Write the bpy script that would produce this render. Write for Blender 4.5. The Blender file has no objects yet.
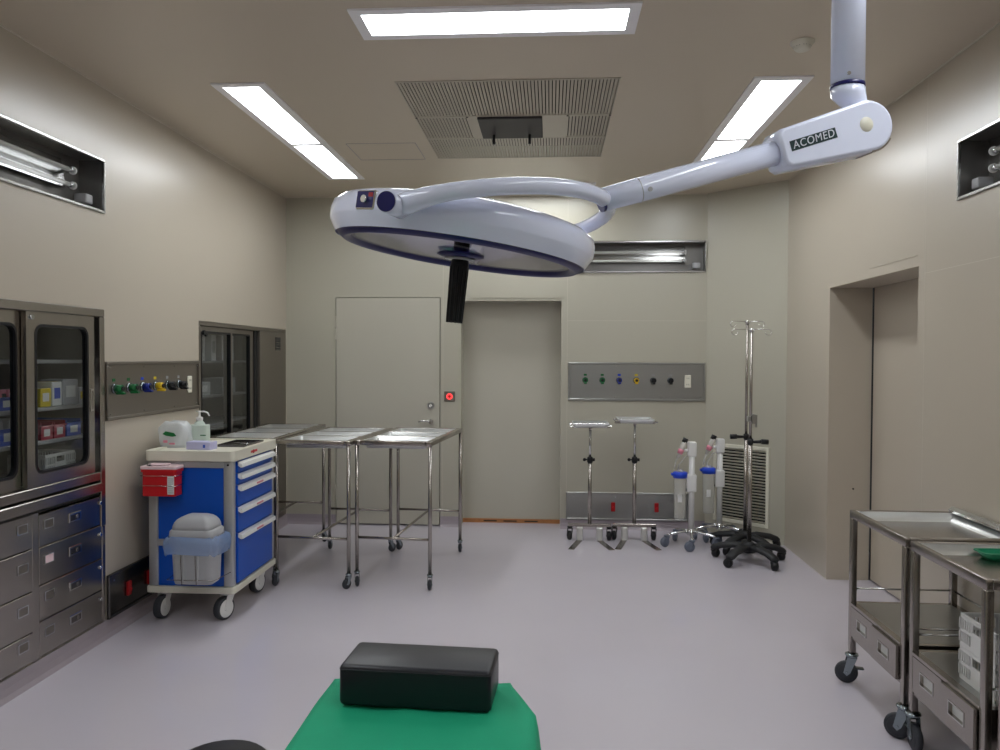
import bpy, bmesh, math, random
from mathutils import Vector, Matrix
random.seed(7)
PI = math.pi
sc = bpy.context.scene
COL = sc.collection
V = Vector

# ------------------------------------------------------------------ camera, world, exposure
YAW, PITCH, ROLL, FPX = 0.0649, 0.0228, 0.0041, 780.0
fw = V((-math.sin(YAW)*math.cos(PITCH), math.cos(YAW)*math.cos(PITCH), -math.sin(PITCH)))
r0 = V((math.cos(YAW), math.sin(YAW), 0)); u0 = r0.cross(fw)
rt = math.cos(ROLL)*r0 + math.sin(ROLL)*u0
up = -math.sin(ROLL)*r0 + math.cos(ROLL)*u0
cam = bpy.data.cameras.new('camera'); camo = bpy.data.objects.new('camera', cam); COL.objects.link(camo)
camo.matrix_world = Matrix(((rt.x, up.x, -fw.x, 0), (rt.y, up.y, -fw.y, 0), (rt.z, up.z, -fw.z, 1.5), (0, 0, 0, 1)))
cam.sensor_fit = 'HORIZONTAL'; cam.sensor_width = 36; cam.lens = FPX*36/1000; cam.clip_start = 0.05
sc.camera = camo
w = bpy.data.worlds.new('world'); sc.world = w; w.use_nodes = True
w.node_tree.nodes['Background'].inputs[0].default_value = (0.8, 0.82, 0.85, 1)
w.node_tree.nodes['Background'].inputs[1].default_value = 0.05
sc.view_settings.view_transform = 'Standard'; sc.view_settings.look = 'None'
sc.view_settings.exposure = 0.0; sc.view_settings.gamma = 1.0
try: sc.view_settings.use_curve_mapping = False
except Exception: pass
LIGHT = 17.0          # strength of the ceiling panels

# ------------------------------------------------------------------ materials
def lin(c): return tuple(((x/255)/12.92 if x/255 <= .04045 else ((x/255+.055)/1.055)**2.4) for x in c)
def mat(name, rgb, rough=.5, metal=0., spec=.5, var=.04, scale=8., bump=0., bscale=60., stretch=None, coat=0., emit=None, trans=0., ior=1.45, rvar=.0, alpha=1.):
    m = bpy.data.materials.new(name); m.use_nodes = True; nt = m.node_tree; N = nt.nodes; Lk = nt.links
    b = N['Principled BSDF']; c = lin(rgb)
    tc = N.new('ShaderNodeTexCoord'); mp = N.new('ShaderNodeMapping'); Lk.new(tc.outputs['Object'], mp.inputs[0])
    if stretch: mp.inputs['Scale'].default_value = stretch
    nz = N.new('ShaderNodeTexNoise'); nz.inputs['Scale'].default_value = scale; nz.inputs['Detail'].default_value = 4
    Lk.new(mp.outputs[0], nz.inputs['Vector'])
    mx = N.new('ShaderNodeMix'); mx.data_type = 'RGBA'
    mx.inputs[6].default_value = (*[x*(1-var) for x in c], 1); mx.inputs[7].default_value = (*[min(1, x*(1+var)) for x in c], 1)
    Lk.new(nz.outputs[0], mx.inputs[0]); Lk.new(mx.outputs[2], b.inputs['Base Color'])
    b.inputs['Roughness'].default_value = rough; b.inputs['Metallic'].default_value = metal
    b.inputs['Specular IOR Level'].default_value = spec; b.inputs['IOR'].default_value = ior
    b.inputs['Coat Weight'].default_value = coat; b.inputs['Coat Roughness'].default_value = .12 if rough < .3 else .28
    b.inputs['Transmission Weight'].default_value = trans
    if alpha < 1: b.inputs['Alpha'].default_value = alpha
    if rvar:
        mr = N.new('ShaderNodeMapRange'); mr.inputs[3].default_value = max(0, rough-rvar); mr.inputs[4].default_value = rough+rvar
        Lk.new(nz.outputs[0], mr.inputs[0]); Lk.new(mr.outputs[0], b.inputs['Roughness'])
    if bump:
        n2 = N.new('ShaderNodeTexNoise'); n2.inputs['Scale'].default_value = bscale; n2.inputs['Detail'].default_value = 3
        Lk.new(mp.outputs[0], n2.inputs['Vector'])
        bp = N.new('ShaderNodeBump'); bp.inputs['Strength'].default_value = bump; bp.inputs['Distance'].default_value = .01
        Lk.new(n2.outputs[0], bp.inputs['Height']); Lk.new(bp.outputs[0], b.inputs['Normal'])
    if emit: b.inputs['Emission Color'].default_value = (*emit[0], 1); b.inputs['Emission Strength'].default_value = emit[1]
    return m
def glass_mat(name, tint, gloss=.09, rough=.02):
    m = bpy.data.materials.new(name); m.use_nodes = True; nt = m.node_tree; N = nt.nodes; Lk = nt.links
    N.remove(N['Principled BSDF']); out = N['Material Output']
    tr = N.new('ShaderNodeBsdfTransparent'); tr.inputs[0].default_value = (*lin(tint), 1)
    gl = N.new('ShaderNodeBsdfGlossy'); gl.inputs['Roughness'].default_value = rough
    lw = N.new('ShaderNodeLayerWeight'); lw.inputs[0].default_value = .5
    pw = N.new('ShaderNodeMath'); pw.operation = 'POWER'; pw.inputs[1].default_value = 4; Lk.new(lw.outputs['Facing'], pw.inputs[0])
    ad = N.new('ShaderNodeMath'); ad.operation = 'MULTIPLY_ADD'; ad.inputs[1].default_value = .6; ad.inputs[2].default_value = gloss; ad.use_clamp = True
    mx = N.new('ShaderNodeMixShader'); Lk.new(pw.outputs[0], ad.inputs[0]); Lk.new(ad.outputs[0], mx.inputs[0])
    Lk.new(tr.outputs[0], mx.inputs[1]); Lk.new(gl.outputs[0], mx.inputs[2]); Lk.new(mx.outputs[0], out.inputs[0])
    return m
def film_mat(name, rgb, fac, rough=.3, bump=.4, bscale=35):
    """thin milky film: part clear, part diffuse and glossy"""
    m = mat(name, rgb, rough, bump=bump, bscale=bscale, var=.05, scale=20); nt = m.node_tree; N = nt.nodes; Lk = nt.links
    tr = N.new('ShaderNodeBsdfTransparent'); mx = N.new('ShaderNodeMixShader'); mx.inputs[0].default_value = fac
    Lk.new(tr.outputs[0], mx.inputs[1]); Lk.new(N['Principled BSDF'].outputs[0], mx.inputs[2]); Lk.new(mx.outputs[0], N['Material Output'].inputs[0])
    return m
def light_mat(name, strength, rgb=(.93, .97, 1.)):
    m = bpy.data.materials.new(name); m.use_nodes = True; nt = m.node_tree; N = nt.nodes; Lk = nt.links
    N.remove(N['Principled BSDF']); out = N['Material Output']
    e = N.new('ShaderNodeEmission'); e.inputs[0].default_value = (*rgb, 1); 
    tc = N.new('ShaderNodeTexCoord'); wv = N.new('ShaderNodeTexNoise'); wv.inputs['Scale'].default_value = 2.
    Lk.new(tc.outputs['Object'], wv.inputs['Vector'])
    mr = N.new('ShaderNodeMapRange'); mr.inputs[3].default_value = strength*.8; mr.inputs[4].default_value = strength*1.2
    Lk.new(wv.outputs[0], mr.inputs[0]); Lk.new(mr.outputs[0], e.inputs[1]); Lk.new(e.outputs[0], out.inputs[0])
    return m
M = dict(
    wall=mat('wall_panel', (186, 176, 160), .33, var=.02, scale=1.5, spec=1., coat=.25, bump=.02, bscale=5, rvar=.04),
    wallback=mat('wall_panel_back', (182, 178, 162), .36, var=.02, scale=1.5, spec=.8, coat=.1, bump=.02, bscale=5, rvar=.04),
    ceil=mat('ceiling_panel', (202, 190, 172), .36, var=.02, scale=1.2, spec=1., bump=.02, bscale=4),
    grille=mat('ceiling_grille', (182, 174, 160), .3, var=.02),
    floor=mat('vinyl_floor', (200, 194, 203), .12, var=.03, scale=2.2, spec=1., bump=.010, bscale=5, rvar=.04),
    cove=mat('vinyl_cove', (160, 150, 156), .35, var=.05),
    door=mat('door_panel', (188, 184, 170), .35, var=.02, scale=2),
    seam=mat('wall_seam', (212, 206, 194), .5),
    dark=mat('dark_gap', (26, 25, 24), .7),
    steel=mat('brushed_steel', (168, 162, 156), .26, 1., var=.02, scale=30, stretch=(1, 1, .03), rvar=.01),
    steelh=mat('brushed_steel_wall', (176, 177, 175), .32, 1., var=.03, scale=40, stretch=(.03, .03, 1), rvar=.02),
    steeld=mat('dull_steel', (140, 133, 125), .36, .9, var=.02, scale=25, stretch=(1, .05, 1), rvar=.01),
    steelp=mat('polished_steel', (205, 205, 203), .16, 1., var=.04, scale=12),
    boxin=mat('lamp_box_inside', (128, 126, 124), .3, .6, var=.05, scale=6),
    steelr=mat('rim_steel', (176, 176, 174), .26, 1., var=.03, scale=10),
    steelb=mat('satin_steel', (225, 226, 224), .3, .85, var=.02, scale=12),
    chrome=mat('chrome', (215, 217, 220), .07, 1., var=.02),
    zinc=mat('zinc', (150, 160, 165), .22, 1., var=.1, scale=60),
    darksteel=mat('dark_steel', (104, 102, 102), .25, .9, var=.08, scale=20),
    white=mat('white_enamel', (226, 232, 253), .16, var=.01, spec=.6, coat=.4),
    whitep=mat('white_plastic', (228, 228, 226), .35, var=.02),
    ivory=mat('ivory_plastic', (222, 219, 203), .38, var=.02),
    greyp=mat('grey_plastic', (176, 177, 180), .4, var=.03),
    alu=mat('aluminium', (186, 187, 188), .33, .55, var=.04),
    blue=mat('blue_panel', (8, 82, 188), .33, var=.05, scale=5),
    navy=mat('navy_trim', (26, 26, 92), .3, var=.05),
    black=mat('black_plastic', (16, 16, 20), .42, var=.1),
    blackm=mat('black_moulded', (30, 31, 34), .5, var=.1),
    leather=mat('black_vinyl', (26, 26, 34), .38, var=.06, bump=.05, bscale=300),
    rubber=mat('grey_rubber', (52, 54, 60), .55, var=.1),
    lrubber=mat('pale_rubber', (105, 112, 126), .5, var=.1),
    green=mat('green_drape', (14, 158, 116), .75, var=.06, scale=20, bump=.15, bscale=350),
    greenp=mat('green_plastic', (16, 120, 84), .4),
    red=mat('red_plastic', (200, 28, 36), .35, var=.05),
    redd=mat('dark_red_plastic', (170, 22, 26), .4),
    redlid=mat('pale_red_lid', (232, 205, 210), .35),
    vgreen=mat('valve_green', (14, 104, 52), .4), vblue=mat('valve_blue', (22, 40, 130), .4),
    vyellow=mat('valve_yellow', (214, 178, 30), .4), vblack=mat('valve_black', (22, 22, 26), .4),
    bluep=mat('bright_blue_plastic', (26, 70, 205), .35),
    cbin=mat('blue_storage_bin', (60, 88, 190), .4), rbin=mat('magenta_storage_bin', (170, 26, 60), .4),
    pinkb=mat('pink_carton', (214, 130, 150), .6), yellow=mat('yellow_tape', (214, 190, 40), .5),
    paper=mat('white_paper', (224, 224, 224), .7, var=.06, scale=30), lilac=mat('lilac_carton', (188, 186, 222), .6),
    bagm=film_mat('clear_plastic_bag', (235, 240, 244), .55),
    linerm=film_mat('blue_bin_liner', (150, 178, 225), .5),
    jar=film_mat('clear_canister', (228, 228, 222), .4, .15, 0),
    liquid=film_mat('frosted_liner', (215, 212, 200), .6, .5, .1),
    bottlem=mat('pump_bottle', (214, 226, 216), .3, trans=.15, ior=1.2),
    orange=mat('orange_threshold', (176, 120, 74), .5, var=.3, scale=40),
    panelgrey=mat('grey_ceiling_box', (62, 60, 62), .55, var=.04),
    badge=mat('badge_green_black', (28, 52, 56), .4), letter=mat('letter_silver', (214, 218, 228), .4),
    redled=mat('red_led', (230, 40, 50), .4, emit=((1., .05, .05), 2.)),
    lens=mat('lamp_reflector', (214, 212, 222), .2, .8, var=.15, scale=6, bump=.3, bscale=12),
    cabin=mat('cabinet_inside', (150, 148, 142), .45, .3, var=.05),
    tube=film_mat('fluorescent_tube', (225, 226, 220), .5, .12, 0),
)
M['glass'] = glass_mat('cabinet_glass', (236, 238, 238), .03)
M['glass2'] = glass_mat('cabinet_glass_far', (226, 228, 228), .05)
M['lampglass'] = glass_mat('lamp_cover_glass', (232, 232, 240), .05, .03)
M['panel'] = light_mat('ceiling_light_diffuser', LIGHT)

# ------------------------------------------------------------------ mesh builder
class B:
    def __init__(s): s.bm = bmesh.new(); s.mats = []
    def mi(s, m):
        if m is None: return 0
        if m not in s.mats: s.mats.append(m)
        return s.mats.index(m)
    def _fin(s, faces, m, smooth):
        i = s.mi(m)
        for f in faces: f.material_index = i; f.smooth = smooth
    def quad(s, pts, m=None, smooth=False):
        f = s.bm.faces.new([s.bm.verts.new(p) for p in pts]); s._fin([f], m, smooth)
    def box(s, lo, hi, m=None, bev=0., seg=2, mx=None):
        t = bmesh.new(); lo, hi = V(lo), V(hi)
        bmesh.ops.create_cube(t, size=1)
        for v in t.verts: v.co = V(((lo.x+hi.x)/2+v.co.x*(hi.x-lo.x), (lo.y+hi.y)/2+v.co.y*(hi.y-lo.y), (lo.z+hi.z)/2+v.co.z*(hi.z-lo.z)))
        if bev > 0: bmesh.ops.bevel(t, geom=t.edges[:], offset=bev, segments=seg, profile=.5, affect='EDGES')
        s.merge(t, m, bev > 0 and seg > 1, mx)
    def merge(s, t, m, smooth, mx=None):
        if mx is not None: t.transform(mx)
        bmesh.ops.recalc_face_normals(t, faces=t.faces[:])
        d = {v: s.bm.verts.new(v.co) for v in t.verts}; fs = []
        for f in t.faces:
            try: fs.append(s.bm.faces.new([d[v] for v in f.verts]))
            except ValueError: pass
        s._fin(fs, m, smooth); t.free()
    def tube(s, pts, r, m=None, seg=10, closed=False, cap=True, flat=1.):
        pts = [V(p) for p in pts]; n = len(pts); t = bmesh.new(); rings = []
        rr = r if isinstance(r, (list, tuple)) else [r]*n
        def tang(i):
            if closed: return (pts[(i+1) % n]-pts[i-1]).normalized()
            a = pts[max(i-1, 0)]; b = pts[min(i+1, n-1)]
            return (b-a).normalized()
        T = tang(0); ref = V((0, 0, 1)) if abs(T.z) < .9 else V((1, 0, 0)); nn = T.cross(ref).normalized()
        for i in range(n):
            T = tang(i); nn = (nn - T*nn.dot(T)).normalized(); bb = T.cross(nn)
            rings.append([t.verts.new(pts[i]+(nn*math.cos(2*PI*k/seg)+bb*flat*math.sin(2*PI*k/seg))*rr[i]) for k in range(seg)])
        for i in range(n if closed else n-1):
            a, b = rings[i], rings[(i+1) % n]
            for k in range(seg): t.faces.new((a[k], a[(k+1) % seg], b[(k+1) % seg], b[k]))
        if cap and not closed: t.faces.new(rings[0]); t.faces.new(rings[-1][::-1])
        s.merge(t, m, True)
        s.flatcaps()
    def flatcaps(s):
        for f in s.bm.faces:
            if len(f.verts) > 6: f.smooth = False
    def cyl(s, a, b, r, m=None, seg=20, r2=None): s.tube([a, b], [r, r if r2 is None else r2], m, seg)
    def lathe(s, prof, m=None, seg=32, mx=None, smooth=True):
        t = bmesh.new(); rings = []
        for (r, z) in prof:
            if r < 1e-6: rings.append([t.verts.new((0, 0, z))])
            else: rings.append([t.verts.new((r*math.cos(2*PI*k/seg), r*math.sin(2*PI*k/seg), z)) for k in range(seg)])
        for a, b in zip(rings, rings[1:]):
            for k in range(seg):
                q = [a[k % len(a)], a[(k+1) % seg % len(a)], b[(k+1) % seg % len(b)], b[k % len(b)]]
                u = []
                for v in q:
                    if v not in u: u.append(v)
                if len(u) > 2: t.faces.new(u)
        s.merge(t, m, smooth, mx)
    def prism(s, poly, h0, h1, m=None, mx=None, bev=0., smooth=False):
        """polygon in xy extruded in z from h0 to h1"""
        t = bmesh.new()
        a = [t.verts.new((x, y, h0)) for x, y in poly]; b = [t.verts.new((x, y, h1)) for x, y in poly]; n = len(poly)
        fa = t.faces.new(a[::-1]); fb = t.faces.new(b)
        for i in range(n): t.faces.new((a[i], a[(i+1) % n], b[(i+1) % n], b[i]))
        if bev: bmesh.ops.bevel(t, geom=[e for e in fa.edges]+[e for e in fb.edges], offset=bev, segments=2, profile=.5, affect='EDGES')
        s.merge(t, m, smooth, mx)
    def ring(s, outer, inner, h0, h1, m=None, mx=None):
        """frame between two polygons with equal vertex count"""
        t = bmesh.new(); n = len(outer)
        oa = [t.verts.new((x, y, h0)) for x, y in outer]; ob = [t.verts.new((x, y, h1)) for x, y in outer]
        ia = [t.verts.new((x, y, h0)) for x, y in inner]; ib = [t.verts.new((x, y, h1)) for x, y in inner]
        for i in range(n):
            j = (i+1) % n
            for q in ((oa[i], oa[j], ob[j], ob[i]), (ia[j], ia[i], ib[i], ib[j]), (ob[i], ob[j], ib[j], ib[i]), (oa[j], oa[i], ia[i], ia[j])): t.faces.new(q)
        s.merge(t, m, False, mx)
    def sphere(s, c, r, m=None, sc_=(1, 1, 1), seg=16):
        t = bmesh.new(); bmesh.ops.create_uvsphere(t, u_segments=seg, v_segments=seg//2, radius=r)
        s.merge(t, m, True, Matrix.Translation(c) @ Matrix.Diagonal((*sc_, 1)))
    def build(s, name, parent=None, loc=(0, 0, 0), rot=(0, 0, 0), **kw):
        me = bpy.data.meshes.new(name); s.bm.to_mesh(me); s.bm.free()
        for m in s.mats: me.materials.append(m)
        o = bpy.data.objects.new(name, me); COL.objects.link(o)
        o.location = loc; o.rotation_euler = rot
        if parent: o.parent = parent
        for k, v in kw.items(): o[k] = v
        return o
def rrect(x0, y0, x1, y1, r, n=5):
    out = []
    for cx, cy, a0 in ((x1-r, y0+r, -90), (x1-r, y1-r, 0), (x0+r, y1-r, 90), (x0+r, y0+r, 180)):
        for k in range(n+1):
            a = math.radians(a0+90*k/n); out.append((cx+r*math.cos(a), cy+r*math.sin(a)))
    return out
def thing(name, label, cat, loc=(0, 0, 0), rz=0., group=None):
    o = bpy.data.objects.new(name, None); COL.objects.link(o); o.empty_display_size = .1
    o.location = loc; o.rotation_euler = (0, 0, rz); o['label'] = label; o['category'] = cat
    if group: o['group'] = group
    return o
def struct(o): o['kind'] = 'structure'; return o
def dup(root, loc, rz=0., label=None, group=None):
    def cp(o, par):
        c = o.copy(); COL.objects.link(c); c.parent = par
        for ch in KIDS(o): cp(ch, c)
        return c
    r = cp(root, None); r.location = loc; r.rotation_euler = (0, 0, rz)
    if label: r['label'] = label
    if group: r['group'] = group
    return r
def KIDS(o): return [x for x in list(COL.objects) if x.parent == o]
# frame matrices: maps local (x, y, z) of a drawn shape onto a wall
def onX(x0, sgn=1):   # polygon (a,b) -> (Y=a, Z=b), height -> X (sgn towards the room)
    return Matrix(((0, 0, sgn, x0), (1, 0, 0, 0), (0, 1, 0, 0), (0, 0, 0, 1)))
def onY(y0):          # polygon (a,b) -> (X=a, Z=b), height -> towards -Y
    return Matrix(((1, 0, 0, 0), (0, 0, -1, y0), (0, 1, 0, 0), (0, 0, 0, 1)))

# ------------------------------------------------------------------ room shell
XL, XR, YB, YF, H = -2.36, 1.875, 6.84, -2.2, 2.915
CA, CB = V((1.34, 6.84, 0)), V((1.875, 6.345, 0))       # the slanted corner
def holed(name, u0_, u1_, z0_, z1_, holes, mapper, m, depth=.1):
    """flat wall with rectangular holes (u0,u1,z0,z1,reveal depth); mapper(u, depth, z) -> point"""
    us = sorted({u0_, u1_, *[h[0] for h in holes], *[h[1] for h in holes]})
    zs = sorted({z0_, z1_, *[h[2] for h in holes], *[h[3] for h in holes]})
    b = B()
    def inh(u, z): return any(h[0] < u < h[1] and h[2] < z < h[3] for h in holes)
    for i in range(len(us)-1):
        for j in range(len(zs)-1):
            if not inh((us[i]+us[i+1])/2, (zs[j]+zs[j+1])/2):
                a, c, d, e = us[i], us[i+1], zs[j], zs[j+1]
                b.quad([mapper(a, 0, d), mapper(c, 0, d), mapper(c, 0, e), mapper(a, 0, e)], m)
                b.quad([mapper(a, depth, d), mapper(a, depth, e), mapper(c, depth, e), mapper(c, depth, d)], m)
    for (a, c, d, e, dp) in holes:
        b.quad([mapper(a, 0, d), mapper(a, dp, d), mapper(a, dp, e), mapper(a, 0, e)], m)
        b.quad([mapper(c, 0, e), mapper(c, dp, e), mapper(c, dp, d), mapper(c, 0, d)], m)
        b.quad([mapper(a, 0, e), mapper(a, dp, e), mapper(c, dp, e), mapper(c, 0, e)], m)
        if d > z0_: b.quad([mapper(a, 0, d), mapper(c, 0, d), mapper(c, dp, d), mapper(a, dp, d)], m)
    bmesh.ops.remove_doubles(b.bm, verts=b.bm.verts[:], dist=1e-5)
    bmesh.ops.recalc_face_normals(b.bm, faces=b.bm.faces[:])
    return struct(b.build(name))
CAB1 = (2.75, 3.985, .085, 1.745)     # cabinet niche beside the camera: Y0 Y1 Z0 Z1
CAB2 = (5.10, 6.838, .085, 1.738)
holed('wall_left', YF, YB, 0, H, [(2.82, 3.99, 2.25, 2.53, .1), (CAB1[0], CAB1[1], CAB1[2], CAB1[3], .1), (CAB2[0], CAB2[1]-.02, CAB2[2], CAB2[3], .1)],
      lambda u, d, z: V((XL-d, u, z)), M['wall'])
holed('wall_right', YF, CB.y, 0, H, [(4.13, 5.40, 0, 1.975, .28), (2.575, 3.745, 2.232, 2.505, .1)], lambda u, d, z: V((XR+d, u, z)), M['wall'])
holed('wall_back', XL, CA.x, 0, H, [(-1.912, -.972, 0, 2.026, .06), (-.79, .09, 0, 1.995, .2), (.16, 1.33, 2.24, 2.51, .1)],
      lambda u, d, z: V((u, YB+d, z)), M['wallback'])
ch = (CB-CA).normalized(); cn = V((ch.y, -ch.x, 0))    # inward normal (towards the room)
if cn.y > 0: cn = -cn
CL = (CB-CA).length
def cor(s, d, z): return CA + ch*s - cn*d + V((0, 0, z))
holed('wall_corner', 0, CL, 0, H, [(.11, .57, .14, .75, .08)], cor, M['wallback'])
b = B(); b.box((XL-.1, YF-.1, 0), (XR+.1, YF, H), M['wall']); struct(b.build('wall_front'))
b = B(); b.box((XL-.6, YF-.2, -.1), (XR+.6, YB+.5, 0), M['floor']); struct(b.build('floor'))

# ceiling with holes for lights and grille
LIGHTS = [(-.83, .35, 3.165, 3.45, 'x'), (-1.765, -1.49, 3.98, 6.14, 'y'), (1.02, 1.30, 4.03, 6.14, 'y'), (-.83, .35, 6.38, 6.66, 'x'),
          (-1.765, -1.49, .2, 2.4, 'y'), (1.02, 1.30, .2, 2.4, 'y'), (-.83, .35, -.9, -.62, 'x')]  # this row is out of view, added to light the room
GR = (-.81, .345, 4.0, 5.55)
holes = [(a, c, d, e, .08) for a, c, d, e, k in LIGHTS] + [(GR[0], GR[1], GR[2], GR[3], .1)]
holed('ceiling', XL-.1, XR+.1, YF-.1, YB+.1, holes, lambda u, d, z: V((u, z, H+d)), M['ceil'], .12)

# cove skirting
def cove(name, p0, p1, nrm):
    b = B(); t = [(0, .088), (.003, .088), (.006, .05), (.014, .02), (.028, 0), (0, 0)]
    p0, p1, nrm = V(p0), V(p1), V(nrm)
    A_ = [b.bm.verts.new(p0+nrm*x+V((0, 0, z))) for x, z in t]; Bb = [b.bm.verts.new(p1+nrm*x+V((0, 0, z))) for x, z in t]
    for i in range(len(t)):
        j = (i+1) % len(t); f = b.bm.faces.new((A_[i], A_[j], Bb[j], Bb[i]))
    b.bm.faces.new(A_[::-1]); b.bm.faces.new(Bb)
    b.mi(M['cove']); bmesh.ops.recalc_face_normals(b.bm, faces=b.bm.faces[:])
    return struct(b.build(name))
cove('baseboard_left', (XL, YF, 0), (XL, YB, 0), (1, 0, 0))
b0 = cove('baseboard_back', (XL, YB, 0), (-1.912, YB, 0), (0, -1, 0))
cove('baseboard_back', (-.972, YB, 0), (-.79, YB, 0), (0, -1, 0))
cove('baseboard_back', (.09, YB, 0), (CA.x, YB, 0), (0, -1, 0))
# seams: thin sealant beads between the wall panels
def seam(lo, hi, m='seam'):
    b = B(); b.box(lo, hi, M[m]); return struct(b.build('trim_1'))
e_ = .0006
seam((XR-e_, 4.06, 0), (XR, 4.062, H)); seam((XR-e_, 2.9, 1.93), (XR, 4.06, 1.932))
seam((.142, YB-e_, .09), (.144, YB, H)); seam((.144, YB-e_, 1.82), (CA.x, YB, 1.822)); seam((-.95, YB-e_, .09), (-.948, YB, H))
b = B(); b.box((-.83, YB-.004, 2.02), (.14, YB, 2.034), M['wallback']); struct(b.build('trim_2'))
b = B(); b.box((XR-.003, 4.15, 2.03), (XR, 4.75, 2.034), M['wall']); struct(b.build('trim_3'))
b = B()
for lo, hi in (((XL, YF, H-.007), (XL+.005, YB, H)), ((XR-.005, YF, H-.007), (XR, CB.y, H)), ((XL, YB-.005, H-.007), (CA.x, YB, H))): b.box(lo, hi, M['seam'])
struct(b.build('trim_4'))
# doors
b = B(); b.box((-1.905, YB-.003, .012), (-.979, YB+.035, 2.02), M['door']); d1 = struct(b.build('door_1'))
b = B(); b.box((-1.94, YB+.05, 0), (-.94, YB+.058, 2.05), M['dark']); b.build('door_gap', d1)
b = B()
b.cyl((-1.053, YB-.003, .932), (-1.053, YB-.045, .932), .021, M['steelp']); b.tube([(-1.053, YB-.045, .932), (-1.09, YB-.05, .936), (-1.13, YB-.05, .94), (-1.16, YB-.045, .928)], .009, M['steelp'])
b.build('door_handle', d1)
b = B(); b.cyl((-1.056, YB-.003, 1.07), (-1.056, YB-.012, 1.07), .032, M['steelh'], 24); b.cyl((-1.056, YB-.012, 1.07), (-1.056, YB-.02, 1.07), .014, M['steelp'])
b.build('door_lock', d1)
for z in (1.76, 1.30+.35, .25):
    b = B(); b.box((-1.925, YB-.008, z), (-1.903, YB-.001, z+.10), M['door'], .003, 1); b.build('hinge', d1)
b = B(); b.box((-.85, YB+.2, .03), (.15, YB+.24, 2.0), M['door']); d2 = struct(b.build('door_2'))
b = B(); b.box((-.79, YB+.185, 0), (.09, YB+.2, .035), M['orange'])
for x0 in (-.60, -.42, -.23): 
    b.box((x0, YB+.183, .012), (x0+.12, YB+.186, .022), M['dark'])
struct(b.build('trim_5'))
b = B(); b.box((XR+.285, 4.0, .012), (XR+.32, 5.382, 1.99), M['wall']); d3 = struct(b.build('door_3'))
b = B(); b.box((XR+.325, 3.9, 0), (XR+.335, 5.5, 2.05), M['dark']); b.build('door_gap', d3)
b = B(); b.sphere((XR+.17, 5.398, .62), .006, M['dark']); struct(b.build('trim_6'))

# ------------------------------------------------------------------ ceiling fittings
frame_m = mat('light_frame', (250, 250, 255), .3)
LL = ['rectangular ceiling light nearest the camera, above the surgical lamp', 'long ceiling light running along the left wall beyond the near light',
      'long ceiling light running toward the right corner, behind the lamp arm', 'ceiling light near the back wall, mostly behind the surgical lamp',
      'added long ceiling light out of view at left above the green draped table', 'added long ceiling light out of view at right beside the lamp pole mount', 'added unseen ceiling light behind the camera over the front of the room']
for (x0, x1, y0, y1, k), lb in zip(LIGHTS, LL):
    t = thing('ceiling_light', lb, 'ceiling light', ((x0+x1)/2, (y0+y1)/2, H), group='flat panel ceiling lights')
    a, c = (x1-x0)/2, (y1-y0)/2; fr = .04
    parts = [(-a+fr, -c+fr, a-fr, c-fr)] if k == 'x' else [(-a+fr, -c+fr, a-fr, .04*c), (-a+fr, .04*c+.055, a-fr, c-fr)]
    b = B(); z0, z1 = -.008, .03
    b.box((-a-.006, -c-.006, z0), (-a+fr, c+.006, z1), frame_m); b.box((a-fr, -c-.006, z0), (a+.006, c+.006, z1), frame_m)
    b.box((-a+fr, -c-.006, z0), (a-fr, -c+fr, z1), frame_m); b.box((-a+fr, c-fr, z0), (a-fr, c+.006, z1), frame_m)
    if k == 'y': b.box((-a+fr, .04*c, z0), (a-fr, .04*c+.055, z1), frame_m)
    b.build('frame', t)
    for p in parts:
        b = B(); b.box((p[0], p[1], .006), (p[2], p[3], .012), M['panel']); b.build('diffuser', t)
# return-air grille: slotted sections, blank middle and a grey monitor bracket box
t = thing('ceiling_grille', 'slotted beige air grille in the middle of the ceiling', 'air grille', (0, 0, H))
def slats(x0, x1, y0, y1):
    b = B(); n = int((x1-x0)/.0185); b.box((x0, y0, -.004), (x1, y0+.014, .006), M['grille']); b.box((x0, y1-.014, -.004), (x1, y1, .006), M['grille'])
    for i in range(n+1):
        x = x0+(x1-x0)*i/n; b.box((max(x0, x-.0068), y0+.014, -.002), (min(x1, x+.0068), y1-.014, .006), M['grille'])
    b.build('slotted_panel', t)
slats(GR[0], GR[1], GR[2], 4.60); slats(GR[0], -.50, 4.60, 5.05); slats(.09, GR[1], 4.60, 5.05); slats(GR[0], GR[1], 5.05, GR[3])
b = B(); b.box((-.50, 4.60, -.003), (.09, 5.05, .004), M['grille']); b.build('blank_panel', t)
b = B(); b.box((GR[0], GR[2], .08), (GR[1], GR[3], .09), M['dark']); b.build('plenum_back', t)
for x in (GR[0]+.01, -.5, .09, GR[1]-.01):
    b = B(); b.cyl((x, 4.6, -.003), (x, 4.6, -.007), .006, M['dark'], 8); b.build('screw', t)
t = thing('ceiling_bracket', 'dark grey box bracket with two hanging prongs under the ceiling grille', 'bracket', (0, 0, H))
b = B(); b.box((-.44, 4.60, -.018), (-.058, 5.01, -.0035), M['panelgrey'], .003, 1); b.build('housing', t)
for x in (-.365, -.14):
    b = B(); b.cyl((x, 4.93, -.018), (x, 4.93, -.075), .009, M['blackm'], 10); b.build('prong', t)
b = B()   # access hatch
o_, i_ = rrect(-1.37, 5.14, -.90, 5.57, .004, 1), rrect(-1.365, 5.145, -.905, 5.565, .004, 1)
b.ring(o_, i_, -.002, 0, M['cove']); h_ = b.build('ceiling_hatch', None, (0, 0, H), kind='structure')
t = thing('smoke_detector', 'small round white smoke detector on the ceiling near the lamp pole', 'smoke detector', (1.115, 3.60, H))
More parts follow.
